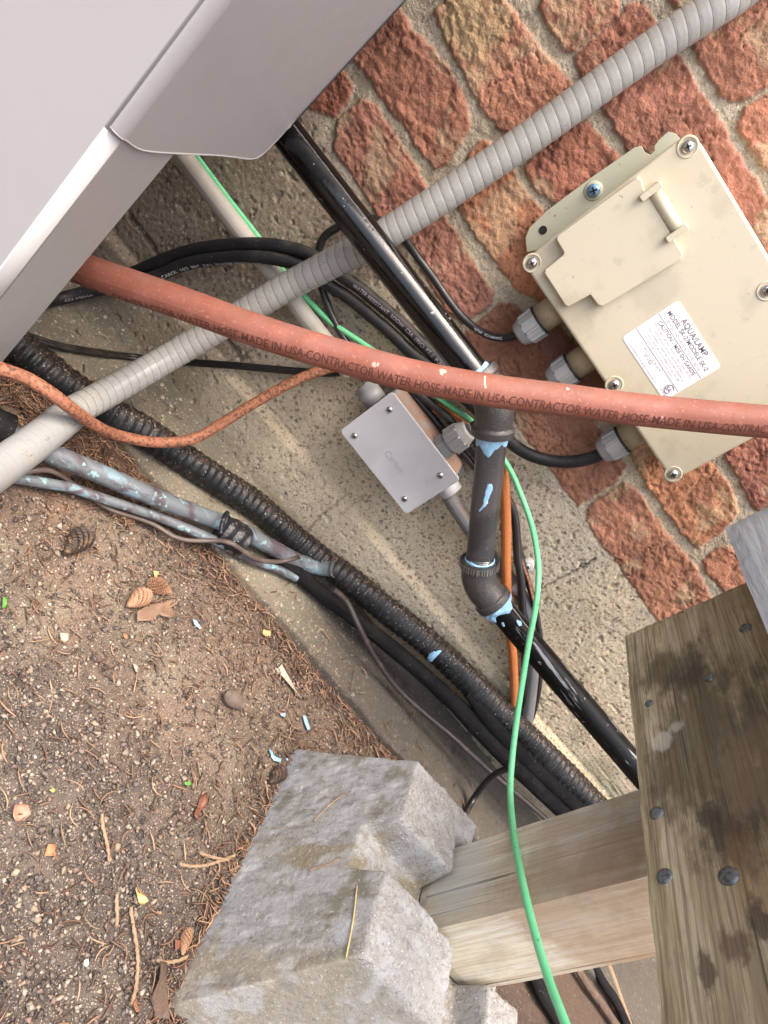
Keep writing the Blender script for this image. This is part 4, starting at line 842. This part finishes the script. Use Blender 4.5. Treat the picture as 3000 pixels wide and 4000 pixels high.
for q in [(2078, 1028), (2686, 574), (2399, 1503), (2629, 1852), (2996, 1136)]:
    c = P(*q, BY); V, F = lathe((c[0], BW + .0005, c[2]), (0, -1, 0), [(0, .0100), (.0012, .0092), (.0012, .0078), (.0004, .0075)], 28); MB().add(V, F).build('screw_boss', m_box, tb_)
    screw('screw', (c[0], BW - .0004, c[2]), (0, -1, 0), .0056, m_steel, tb_)
dq = [(2487, 692), (2507, 702), (2513, 733), (2667, 990), (2663, 1010), (2353, 1196), (2335, 1190), (2305, 1150), (2220, 1198), (2208, 1192), (2126, 1065), (2130, 1052), (2200, 995), (2202, 985), (2173, 935), (2178, 920)]
dp = [P(*q, .737) for q in dq]; o = MB().add(*slab_xz([(p[0], p[2]) for p in dp][::-1], -.0665, BW + .0002)).build('access_door', m_box, tb_, False, .0012); door = o
h0 = P(2545, 745, .734); h1 = P(2650, 905, .734); hz = (h0[2] + h1[2]) / 2; hx0, hx1 = h0[0], h1[0]
V, F = slab_xz([(hx0, hz - .0125), (hx1, hz - .0125), (hx1, hz + .008), (hx0, hz + .008)], BW - .0007, BW + .001); MB().add(V, F).build('hinge_slot', m_dark, tb_, False)
V, F = lathe((hx0, -.0635, hz + .001), (1, 0, 0), [(0, .0066), (hx1 - hx0, .0066)], 24); MB().add(V, F).build('hinge_barrel', m_box, door)
for hx in (hx0, hx1):
    MB().add(*slab_xz(rounded([(hx - .0032, hz - .012), (hx + .0032, hz - .012), (hx + .0032, hz + .009), (hx - .0032, hz + .009)], .002), -.072, BW + .0005)).build('hinge_lug', m_box, door, False, .0008)
# label
lq = [P(*q, BY) for q in [(2421, 1328), (2609, 1545), (2800, 1425), (2640, 1186)]]
lx0 = P(2421, 1328, BY)[0] - .001; lx1 = P(2796, 1437, BY)[0] + .002; lz0 = P(2470, 1375, BY)[2] - .0005; lz1 = P(2720, 1290, BY)[2] + .001
lb_ = MB().add(*slab_xz(rounded([(lx0, lz0), (lx1, lz0), (lx1, lz1), (lx0, lz1)], .0045, 6), BW - .0004, BW + .0003)).build('label', m_label, tb_, False)
LH = lz1 - lz0; LWd = lx1 - lx0; LYt = BW - .0006; cx = (lx0 + lx1) / 2
def lt(s, fz, size, m, w_=None, fx=.5, bold=0, center=True): flat_text(s, (lx0 + LWd * fx, 0, lz0 + LH * fz), (1, 0, 0), (0, 0, 1), size, m, 'printing', lb_, LYt, bold, None if w_ is None else None, center)
lt('AQUA/LAMP', .865, .0080, m_ink, bold=.02); lt('MODEL SK-2/MODELE SK-2', .765, .0062, m_ink, bold=.018); lt('120 Volt 150 VA (2 x 75 VA) 60 hz', .685, .0046, m_inkl)
lt('CAUTION - MISE EN GARDE', .575, .0054, m_ink, bold=.015)
for i, s in enumerate(['For outdoor use only, mount at least 1 foot (30 cm)', 'above ground. Do not use with dimmers.', 'Pour utilization a l\'exterieur seulement, installer au', 'moins 1 pied (30 cm) au-dessus du sol. Ne pas', 'brancher a un variateur d\'intensite.']): lt(s, .515 - i * .056, .0033, m_inkl)
lt('Serial no / no de serie:', .19, .0035, m_inkl, fx=.45); lt('31152', .125, .0050, m_ink, fx=.42, bold=.01); lt('Consolidated Pool & Spa Industries Inc', .03, .0034, m_inkl, fx=.42); lt('LR 90269', .05, .0030, m_inkl, fx=.90)
for fz in (.655, .255): MB().add(*slab_xz([(lx0 + .0005, lz0 + LH * fz), (lx1 - .0005, lz0 + LH * fz), (lx1 - .0005, lz0 + LH * fz + .0005), (lx0 + .0005, lz0 + LH * fz + .0005)], LYt, BW - .0002)).build('rule_line', m_ink, lb_, False)
cc = (lx0 + LWd * .90, lz0 + LH * .16); V = []; F = []
for k in range(25):
    t = math.radians(40 + 280 * k / 24)
    for r in (.0042, .0051): V.append((cc[0] + r * math.cos(t), LYt, cc[1] + r * math.sin(t)))
for k in range(24): F.append((2 * k, 2 * k + 1, 2 * k + 3, 2 * k + 2))
obj('approval_mark', V, F, m_ink, lb_, smooth=False); flat_text('SA', (cc[0] - .0002, 0, cc[1] - .0022), (1, 0, 0), (0, 0, 1), .0060, m_ink, 'printing', lb_, LYt, .02, None, True)
for q, r_ in (((2160, 1214), .0), ((2290, 1398), .0), ((2475, 1692), .0)):
    c = P(*q, .77); gland(tb_, (c[0], -.030, bz0 + .003), (0, 0, -1), .0182, .030, hub=(.0160, .024))

# ------------------------------------------------------------------ wood
def wood(name, base, dark, light, grain, spots=(), gs=1.0, rough=.8, more=()):
    st = {'y': (1, .045, 1), 'z': (1, 1, .045)}[grain]; st2 = {'y': (1, .12, 1), 'z': (1, 1, .10)}[grain]
    return mat(name, base, rough, coord='World', layers=[lay(120 * gs, .42, .60, dark, f=.5, st=st, d=6, w=.5, ro=.65), lay(60, .48, .60, light, f=.75, st=st2, d=8, w=.5, ro=.7), lay(480, .50, .58, dark, f=.3, st=st, d=3, w=.3), lay(14, .5, .66, dark, f=.4, d=8, ro=.7), lay(150, .67, .70, (dark[0] * .35, dark[1] * .35, dark[2] * .35), f=.85, st=tuple(q if q == 1 else .012 for q in st), d=2, w=.2)] + list(more) + list(spots),
               bumps=[('n', 300, .0008, 3, st), ('n', 90, .0010, 4, st)])
XB = .405
def bp_(px, py): return XP(px, py, XB)
sp_ = [dict(k='spot', p=bp_(2870, 3280), r=.026, col=(.06, .045, .03), f=.75, s=70, w=1.6), dict(k='spot', p=bp_(2760, 3190), r=.012, col=(.04, .035, .028), f=.8, s=90, w=1.4),
       dict(k='spot', p=bp_(2740, 2880), r=.075, col=(.055, .036, .02), f=.75, s=24, w=1.3, sc=(1, .6, 1)), dict(k='spot', p=bp_(2600, 2620), r=.045, col=(.045, .03, .018), f=.7, s=24, w=1.2),
       dict(k='spot', p=bp_(2590, 2890), r=.012, col=(.5, .46, .38), f=.6, s=60, w=1.2), dict(k='spot', p=bp_(2640, 2840), r=.008, col=(.5, .46, .38), f=.5, s=60, w=1.2),
       dict(k='spot', p=bp_(2930, 2950), r=.035, col=(.38, .25, .17), f=.2, s=24, w=2.2), dict(k='spot', p=bp_(2990, 3500), r=.03, col=(.32, .19, .08), f=.3, s=24, w=2.2), dict(k='spot', p=bp_(2860, 3700), r=.012, col=(.09, .055, .04), f=.7, s=70, w=1.6),
       dict(k='spot', p=bp_(2960, 3560), r=.007, col=(.05, .03, .02), f=.8, s=90, w=1.4, sc=(1, .35, 1)), dict(k='spot', p=bp_(2760, 3800), r=.006, col=(.07, .045, .03), f=.8, s=90, w=1.4, sc=(1, .35, 1))]
m_board = wood('weathered_brown_board', (.37, .31, .185), (.19, .145, .08), (.46, .41, .27), 'y', sp_, gs=1.3, more=[lay(520, .5, .6, (.13, .09, .05), f=.5, st=(1, .02, 1), d=2)])
bm = MB()
bz = CAM[2] - .317 * .645; y1 = .645 - .8
def subbox(a, b, n, amp, seed):
    V = []; F = []; nx, ny, nz = n; idx = {}
    def vid(i, j, k):
        if (i, j, k) not in idx:
            p = np.array([a[0] + (b[0] - a[0]) * i / nx, a[1] + (b[1] - a[1]) * j / ny, a[2] + (b[2] - a[2]) * k / nz])
            e = (i in (0, nx)) + (j in (0, ny)) + (k in (0, nz)); cen = (np.array(a) + np.array(b)) / 2
            if e >= 2: p = p + np.sign(cen - p) * np.array([i in (0, nx), j in (0, ny), k in (0, nz)]) * (.0012 + amp * 1.5 * abs(float(vn(np.array(p[1] * 60 + p[2] * 60), np.array(p[0] * 60.), seed))))
            p = p + amp * (np.array([float(vn(np.array(p[1] * 25.), np.array(p[2] * 25. + p[0] * 9), seed + q)) for q in range(3)]) - .5)
            idx[i, j, k] = len(V); V.append(p)
        return idx[i, j, k]
    for i in range(nx):
        for j in range(ny): F.append((vid(i, j, 0), vid(i, j + 1, 0), vid(i + 1, j + 1, 0), vid(i + 1, j, 0))); F.append((vid(i, j, nz), vid(i + 1, j, nz), vid(i + 1, j + 1, nz), vid(i, j + 1, nz)))
    for i in range(nx):
        for k in range(nz): F.append((vid(i, 0, k), vid(i + 1, 0, k), vid(i + 1, 0, k + 1), vid(i, 0, k + 1))); F.append((vid(i, ny, k), vid(i, ny, k + 1), vid(i + 1, ny, k + 1), vid(i + 1, ny, k)))
    for j in range(ny):
        for k in range(nz): F.append((vid(0, j, k), vid(0, j, k + 1), vid(0, j + 1, k + 1), vid(0, j + 1, k))); F.append((vid(nx, j, k), vid(nx, j + 1, k), vid(nx, j + 1, k + 1), vid(nx, j, k + 1)))
    return V, F
bd = empty('deck_board', (XB + .019, -.5, bz), 'wide weathered brown deck board with grey nail heads', 'board')
V, F = subbox((XB, -1.5, bz), (XB + .038, y1, bz + .235), (3, 120, 16), .0006, 3); MB().add(V, F).build('plank', m_board, bd, False)
m_nail = mat('zinc_nail', (.19, .21, .22), .5, metal=.6, layers=[lay(200, .45, .6, (.06, .06, .06), f=.7)])
for q, r in [((2537, 2748), .0045), ((2770, 2648), .0045), ((2911, 2453), .0062), ((2565, 3176), .0060), ((2596, 3423), .0062), ((2846, 3422), .0072)]:
    c = XP(*q, XB); V, F = lathe((XB + .0006, c[1], c[2]), (-1, 0, 0), [(0, r), (.0012, r * .95), (.0016, r * .5)], 14); MB().add(V, F).build('nail_head', m_nail, bd)
m_paint = mat('grey_painted_wood', (.38, .41, .445), .5, coord='World', layers=[lay(14, .45, .65, (.44, .46, .49), f=.7), dict(k='spot', p=XP(2990, 2540, .365), r=.018, col=(.34, .27, .17), f=.9, s=50, w=1), lay(60, .66, .69, (.45, .42, .33), f=.6)], bumps=[('n', 120, .0016, 4, (1, .15, 1)), ('n', 20, .0016, 2, (1, .3, 1))])
V, F = subbox((.365, -1.5, CAM[2] - .063), (.4025, .693 - .8, CAM[2] + .08), (3, 110, 10), .0010, 8)
o = MB().add(V, F).build('painted_board', m_paint, None, False); tag(o, 'blue-grey painted board with chipped lower edge above the brown board', 'board')
m_post = wood('pale_treated_post', (.58, .53, .40), (.33, .245, .16), (.60, .58, .50), 'z', [
    dict(k='spot', p=(.48, -.418, .29), r=.085, col=(.27, .15, .075), f=.55, s=16, w=1.0, sc=(.7, 1, 1)), dict(k='spot', p=(.443, -.36, .30), r=.07, col=(.24, .18, .12), f=.45, s=22, w=1.4, sc=(1, 1, .6)),
    dict(k='spot', p=(.443, -.37, .16), r=.05, col=(.36, .40, .38), f=.5, s=22, w=.6)], gs=.55)
V, F = subbox((.443, .382 - .8, .112), (.532, .471 - .8, 1.0), (6, 6, 70), .0003, 5)
o = MB().add(V, F).build('wooden_post', m_post, None, False); tag(o, 'pale square timber post standing in the concrete pier block', 'post')

# ------------------------------------------------------------------ concrete pier block
bx = np.arange(.290, .640, .0016); by = np.arange(-.575, -.235, .0016)
Xb, Yb = np.meshgrid(bx, by, indexing='ij')
nb = (fbm(Xb, Yb, 24, 3, 501) - .5) * .0035 + (fbm(Xb, Yb, 140, 3, 502) - .5) * .0018
TOP = .155; xl, xr, yf, yb_ = .306, .609, -.545, -.2585
def side(d, run): return np.clip(d, -.02, 9) / run * TOP
h = np.minimum.reduce([side(Xb + nb - xl, .052), side(xr - Xb + nb, .052), side(Yb + nb - yf, .048), side(yb_ - Yb + nb, .034)])
hs = TOP + (fbm(Xb, Yb, 18, 3, 511) - .5) * .007
k_ = .003; hh = np.clip(.5 + .5 * (hs - h) / k_, 0, 1); h = hs * (1 - hh) + h * hh - k_ * hh * (1 - hh)
topm = sst(.0, .008, np.minimum.reduce([side(Xb + nb - xl, .052), side(xr - Xb + nb, .052), side(Yb + nb - yf, .048), side(yb_ - Yb + nb, .034)]) - TOP + .010)
slot = np.minimum(np.abs(Yb + nb + .395) - .0225, np.abs(Xb + nb - .4875) - .0225); sock = np.maximum(np.abs(Xb - .4875), np.abs(Yb + .3735)) - .048
sm_ = sst(.006, -.002, slot); s2 = sst(.004, -.002, sock)
h = h * (1 - sm_) + np.minimum(h, .118) * sm_; h = h * (1 - s2) + np.minimum(h, .110) * s2
rough_m = np.clip(topm + sm_ * .3, 0, 1)
h = h + rough_m * ((fbm(Xb, Yb, 60, 3, 521) - .5) * .005 + (fbm(Xb, Yb, 300, 2, 522) - .5) * .0028) + (1 - rough_m) * (fbm(Xb, Yb, 60, 3, 523) - .5) * .003
h = h - .0035 * sst(.70, .76, fbm(Yb, Xb * .8 + h * .6, 95, 2, 550)) * (1 - rough_m)
h = np.where(h < .0, -.02, h)
cb = np.zeros(Xb.shape + (3,)) + np.array([.29, .285, .27])
Sx = Xb * .8 + h * .6; vz = fbm(Yb, Sx, 20, 6, 531); cb = mixc(cb, (.37, .38, .38), sst(.42, .62, vz) * .45)
cb = mixc(cb, (.20, .19, .16), sst(.50, .66, fbm(Yb, Sx, 26, 6, 532)) * .5)
cb = mixc(cb, (.30, .32, .34), sst(.045, .0, h) * .6)
cb = mixc(cb, (.145, .13, .07), sst(.60, .66, fbm(Yb * .6, Sx * 1.4, 60, 4, 533)) * .7)
cb = mixc(cb, (.12, .115, .10), sst(.60, .68, fbm(Yb, Sx, 150, 3, 534)) * .5)
cb = mixc(cb, (.42, .42, .41), sst(.60, .68, fbm(Yb, Sx, 110, 3, 535)) * .4)
cb = mixc(cb, (.27, .235, .175), sst(-.488, -.505, Yb) * .8)
cb = mixc(cb, (.31, .30, .28), rough_m * .85)
cb = mixc(cb, (.20, .165, .09), sm_ * sst(.45, .6, fbm(Xb, Yb, 60, 3, 540)) * .8)
cb = cb * .86
o = obj('pier_block', np.stack([Xb, Yb, h], -1).reshape(-1, 3), gridF(len(bx), len(by)), m_block, col=cb, att={'rough': rough_m})
tag(o, 'grey precast concrete pier block with slots holding the timber post', 'pier block')
block = o

# ------------------------------------------------------------------ litter that can be picked up
def cone(px, py, L_, R_, ang, m, label, light=1):
    c = G(px, py, 0); z = float(gz(c[0], c[1])) + R_ * .75; d = np.array([math.cos(ang), math.sin(ang), .05]); d /= np.linalg.norm(d); a_ = np.cross(d, [0, 0, 1]); a_ /= np.linalg.norm(a_); b_ = np.cross(d, a_)
    mb = MB(); c = np.array([c[0], c[1], z]); n = 17
    V, F = lathe(c - d * L_ / 2, d, [(0, R_ * .2), (L_ * .3, R_ * .62), (L_ * .7, R_ * .5), (L_, R_ * .08)], 10); mb.add(V, F)
    for i in range(n):
        s = (i + .5) / n; rr = R_ * math.sin(min(1, s * 1.25 + .12) * np.pi * .5) * (1 if s < .6 else math.cos((s - .6) / .4 * 1.25)) ; q = 9
        for k in range(q):
            t = 2 * np.pi * (k + .5 * (i % 2)) / q + i * .1; er = math.cos(t) * a_ + math.sin(t) * b_; et = -math.sin(t) * a_ + math.cos(t) * b_; w_ = rr * .36; b0 = c + d * (s - .5) * L_
            tip = b0 + er * rr * 1.12 + d * L_ * .075
            mb.add([b0 + er * rr * .45 - et * w_ * .6, b0 + er * rr * .45 + et * w_ * .6, b0 + er * rr * 1.0 + et * w_, tip, b0 + er * rr * 1.0 - et * w_, b0 + er * rr * .95 + d * L_ * .012], [(0, 1, 2, 5), (0, 5, 4), (5, 2, 3), (5, 3, 4), (0, 4, 3), (1, 0, 3), (1, 3, 2)])
    o = mb.build('pine_cone', m, None, False); tag(o, label, 'pine cone', 'fir cones on the soil'); return o
m_cd = mat('dark_cone', (.045, .027, .018), .7, layers=[lay(120, .5, .7, (.30, .18, .10), f=.6)])
m_cl = mat('tan_cone', (.33, .18, .10), .75, layers=[lay(120, .5, .7, (.45, .29, .18), f=.6), lay(60, .6, .7, (.10, .06, .04), f=.6)])
def dirw(a, b): u = G(*b) - G(*a); return math.atan2(u[1], u[0])
cone(290, 2128, .042, .0120, dirw((245, 2170), (330, 2090)), m_cd, 'dark open fir cone lying on its own near the small copper pipe')
cone(530, 2348, .033, .0098, dirw((490, 2375), (570, 2325)), m_cl, 'pale closed fir cone beside the curled dead leaf')
cone(617, 2300, .029, .0092, dirw((655, 2320), (580, 2285)), m_cl, 'brown half-open fir cone just above the pale closed one')
cone(1075, 3035, .028, .0085, dirw((1040, 3060), (1100, 3000)), m_cd, 'dark fir cone half hidden against the pier block corner')
cone(720, 3680, .020, .0050, dirw((712, 3720), (728, 3645)), m_cl, 'small slim chewed cone beside the pier block')
def leaf(name, pxs, m, label, cat='leaf', lift=.003, curl=.004, group=None):
    pts = [G(*q) for q in pxs]; c = sum(pts) / len(pts); n = len(pts); V = []; F = []
    rings = 3
    for i in range(rings + 1):
        f = (i + 1e-3) / rings
        for k, p in enumerate(pts):
            q = c + (p - c) * f; V.append((q[0], q[1], float(gz(q[0], q[1])) + lift + curl * math.sin(k * 1.9 + 1) * f * f + .001 * random.random()))
    for i in range(rings):
        for k in range(n): F.append((i * n + k, i * n + (k + 1) % n, (i + 1) * n + (k + 1) % n, (i + 1) * n + k))
    F.append(tuple(range(n)))
    o = obj(name, V, F, m); tag(o, label, cat, group); s = o.modifiers.new('s', 'SOLIDIFY'); s.thickness = .0004; return o
m_lb = mat('dead_leaf', (.20, .125, .08), .7, layers=[lay(90, .5, .65, (.15, .08, .045), f=.7), lay(40, .5, .7, (.36, .23, .14), f=.6)])
m_lp = mat('pink_leaf', (.38, .21, .14), .7, layers=[lay(150, .5, .65, (.26, .13, .08), f=.6)])
m_ly = mat('yellow_leaf', (.50, .40, .17), .6, layers=[lay(150, .5, .65, (.42, .31, .12), f=.6)])
m_lo = mat('orange_leaf', (.36, .17, .08), .7, layers=[lay(150, .5, .65, (.3, .12, .05), f=.7)])
m_lg = mat('green_leaf', (.12, .30, .06), .5); m_lw = mat('bleached_scrap', (.42, .36, .28), .7); m_blu = m_paste
Z1 = lambda L_: [(a / 1.508, 2000 + b / 1.508) for a, b in L_]
Z2 = lambda L_: [(a / 1.659, 3000 + b / 1.659) for a, b in L_]
leaf('dead_leaf', Z1([(790, 600), (850, 560), (880, 530), (930, 545), (1000, 530), (1035, 550), (1030, 610), (980, 640), (940, 610), (900, 640), (830, 655), (800, 650)]), m_lb, 'curled brown dead leaf beside the pair of tan cones', curl=.006)
leaf('fallen_leaf', Z2([(60, 300), (80, 250), (130, 222), (165, 250), (178, 310), (150, 345), (90, 352), (58, 330)]), m_lp, 'round pinkish brown leaf at the left edge')
leaf('fallen_leaf', Z2([(865, 790), (880, 768), (905, 790), (940, 840), (944, 870), (935, 885), (900, 870), (872, 830)]), m_ly, 'oval pale yellow leaf on the dark gravel')
leaf('fallen_leaf', Z2([(290, 505), (355, 500), (370, 560), (360, 600), (330, 575), (290, 570)]), m_lo, 'torn orange scrap of leaf on the gravel')
leaf('fallen_leaf', Z2([(840, 1540), (870, 1490), (895, 1540), (890, 1575), (860, 1585)]), m_lo, 'pointed rust orange leaf at the end of the long twig')
leaf('maple_seed', Z2([(1235, 310), (1270, 260), (1300, 180), (1330, 160), (1325, 230), (1300, 300), (1280, 335), (1250, 340)]), mat('maple_seed', (.17, .07, .04), .45), 'reddish brown winged maple seed near the pier block', 'seed')
leaf('wood_chip', Z1([(1210, 905), (1240, 950), (1300, 1080), (1330, 1110), (1300, 1120), (1240, 1010), (1205, 930)]) and [(a, b) for a, b in [(1090, 2600), (1120, 2640), (1180, 2720), (1172, 2728), (1110, 2660), (1085, 2615)]], m_lw, 'long pale dried husk lying on needles near the footing', 'husk')
for i, (q, mm, lb, cat, nm_) in enumerate([
    (Z1([(345, 720), (400, 715), (410, 750), (370, 775), (350, 760)]), m_lw, 'pale papery scrap left of centre on the sandy soil', 'scrap', 'paper_scrap'),
    (Z1([(720, 730), (745, 720), (755, 745), (730, 750)]), m_lo, 'small orange bud scale below the dead leaf', 'bud scale', 'bud_scale'),
    (Z1([(900, 350), (935, 352), (930, 390), (905, 385)]), m_ly, 'round pale seed scale above the tan cones', 'seed scale', 'seed_scale'),
    (Z1([(770, 900), (800, 910), (810, 950), (790, 945)]), m_lw, 'cream teardrop seed husk in mid soil', 'seed husk', 'seed_husk'),
    (Z1([(1540, 700), (1590, 705), (1595, 730), (1560, 735), (1540, 720)]), m_ly, 'yellowish seed scale close to the footing', 'seed scale', 'seed_scale'),
    (Z1([(0, 515), (30, 520), (35, 565), (0, 580)]), m_lg, 'fresh green leaf at the left edge near the cones', 'leaf', 'green_leaf'),
    (Z2([(1180, 100), (1220, 92), (1240, 105), (1210, 122), (1185, 115)]), m_lg, 'tiny bright green leaf near the pier block top', 'leaf', 'green_leaf'),
    (Z2([(305, 150), (340, 138), (358, 150), (330, 168)]), mat('lime_leaf', (.38, .45, .12), .5), 'tiny lime green leaf above the pinkish leaf', 'leaf', 'green_leaf'),
    (Z2([(540, 1250), (570, 1235), (585, 1270), (560, 1290), (542, 1275)]), mat('white_stone', (.6, .6, .6), .6), 'white pebble among the dark gravel', 'pebble', 'white_pebble'),
    (Z2([(1125, 1120), (1165, 1115), (1165, 1175), (1130, 1175)]), mat('red_scale', (.2, .08, .05), .6), 'dark red scale beside the chewed cone', 'bud scale', 'bud_scale'),
    (Z2([(1180, 1080), (1175, 1080), (1200, 1070), (1190, 1085)]), m_lo, 'sliver of orange bark by the block', 'bark', 'bark_sliver')]):
    leaf(nm_, q, mm, lb, cat, curl=.002)
for q, lb in [([(750, 2420), (762, 2425), (785, 2455), (778, 2460), (757, 2440)], 'blue sealant drip below the tan cones'), ([(1183, 2795), (1195, 2795), (1212, 2850), (1200, 2852), (1188, 2820)], 'longest blue sealant drip on the soil near the footing'), ([(1090, 2785), (1115, 2783), (1112, 2800), (1098, 2797)], 'small crumb of blue sealant left of the longest drip'),
              ([(1050, 2925), (1058, 2928), (1072, 2955), (1098, 2965), (1095, 2978), (1068, 2970), (1055, 2950)], 'hooked blue sealant drip touching the pier block corner'), ([(1120, 2962), (1132, 2960), (1130, 2968), (1120, 2970)], 'tiny blue speck beside the hooked drip')]:
    leaf('sealant_drip', q, m_blu, lb, 'sealant drip', .003, .0, group='blue sealant drips on the soil')
m_twig = mat('twig_bark', (.29, .20, .12), .8, layers=[lay(260, .5, .62, (.20, .12, .07), f=.6)], bumps=[('n', 400, .0008, 3)])
for q, lb in [(Z2([(655, 300), (665, 380), (690, 480), (712, 610)]), 'upper straight twig on the gravel'), (Z2([(845, 900), (860, 1020), (885, 1200), (880, 1350), (862, 1470), (835, 1540)]), 'long curved tan twig, longest on the gravel'),
              (Z2([(755, 820), (755, 900), (760, 970), (752, 1030)]), 'short twig left of the long curved one'), (Z2([(1275, 548), (1330, 570), (1400, 590), (1470, 600)]), 'knobbly twig near the block edge, upper of a pair'), (Z2([(1150, 620), (1220, 640), (1320, 635), (1420, 605), (1510, 570)]), 'knobbly curved twig touching the block, lower of a pair'),
              (Z2([(1000, 1245), (1080, 1262), (1150, 1250), (1205, 1225)]), 'pale knobbly twig ending at the pier block low down')]:
    t = tube('twig', [G(*p) + np.array([0, 0, float(gz(*G(*p)[:2])) + .0035]) for p in q], .0013, m_twig, step=.002, seg=7, rf=lambda u, a: .0013 + .0006 * (np.sin(u * 2200 + a * 2) > .3) + a * 0); tag(t.o, lb, 'twig', 'bare fir twigs on the gravel')
rt = tube('dried_root', [G(*p) + np.array([0, 0, .006]) for p in Z1([(1305, 1075), (1340, 1100), (1370, 1130), (1410, 1150)])], .009, mat('dried_root', (.13, .095, .075), .8, bumps=[('n', 200, .001, 4)]), seg=14, rf=lambda u, a: .0075 + .0025 * np.sin(u * 150) - .004 * sst(.006, 0, u) + a * 0); tag(rt.o, 'lumpy grey-brown root piece half buried near the footing', 'root')
m_bark = mat('bark_piece', (.10, .065, .045), .9, layers=[lay(80, .5, .65, (.17, .11, .075), f=.7, st=(1, .3, 1))], bumps=[('n', 150, .003, 4)])
leaf('bark_strip', Z2([(1010, 1260), (1060, 1270), (1070, 1340), (1050, 1450), (1060, 1640), (1000, 1620), (960, 1500), (990, 1380)]), m_bark, 'dark strip of bark beside the lower corner of the pier block', 'bark', .006)
# behind and below the post: dark stick litter
for q, r, mm, lb in [([(2040, 3700, .0), (2110, 3870, .0), (2150, 3930, 0), (2220, 4060, 0)], .010, m_insul, 'dark round pipe running out from under the post'), ([(2180, 3650, 0), (2290, 3840, 0), (2350, 3920, 0), (2430, 4040, 0)], .006, m_bark, 'reddish stick slanting under the post'), ([(2330, 3640, 0), (2400, 3830, 0), (2430, 3920, 0), (2470, 4030, 0)], .004, m_twig, 'thin grey stick beside the board under the post'), ([(2260, 3650, 0), (2350, 3830, 0), (2400, 3900, 0), (2450, 4010, 0)], .007, m_insul, 'dark slat between the two sticks under the post')]:
    t = tube('stick', [G(a, b, .012) for a, b, c in q], r, mm, seg=12); tag(t.o, lb, 'stick')
def litter(n):
    x = rng.uniform(.34, .60, n); y = rng.uniform(-.42, -.36, n); return x, y
# needles fallen on the footing and into the slots of the block
def samp_f(n): x = rng.uniform(-.25, .6, n); y = rng.uniform(-.135, -.02, n); return x, y
needles('loose_needles', 130, samp_f, lambda x, y: x * 0 + ZF + .001, m_needle, NP, 'sparse orange-brown needles fallen on the concrete footing', 'needles', .008, .018)
def samp_h(n):
    x = rng.uniform(-.26, -.02, n); y = rng.uniform(-.225, -.142, n); return x, y
needles('heaped_needles', 1800, samp_h, lambda x, y: gz(x, y) + .004 * rng.random(len(x)), m_needle, NP, 'heap of rusty brown needles between copper pipe and footing', 'needles', .012, .026)
tb3 = bvh(block)
for pts, lb in [([(1405, 3395), (1392, 3480), (1385, 3560), (1370, 3650), (1350, 3750)], 'long yellowish grass blade lying on the pier block'), ([(1225, 3210), (1260, 3170), (1320, 3120), (1350, 3100)], 'thin pale needle on the upper pier block face'), ([(1212, 3402), (1250, 3384), (1300, 3378), (1330, 3350)], 'orange twiglet across the middle of the pier block')]:
    L_ = []
    for q in pts:
        h_ = tb3.ray_cast(Vector(CAM), Vector(ray(*q)).normalized())
        if h_[0] is not None: L_.append(np.array(h_[0]) + np.array([-.0010, -.0004, .0012]))
    if len(L_) > 1: t = tube('straw', L_, .0007, m_ly if 'grass' in lb else m_twig, seg=6); tag(t.o, lb, 'straw')
print('verts', sum(len(m.vertices) for m in bpy.data.meshes))
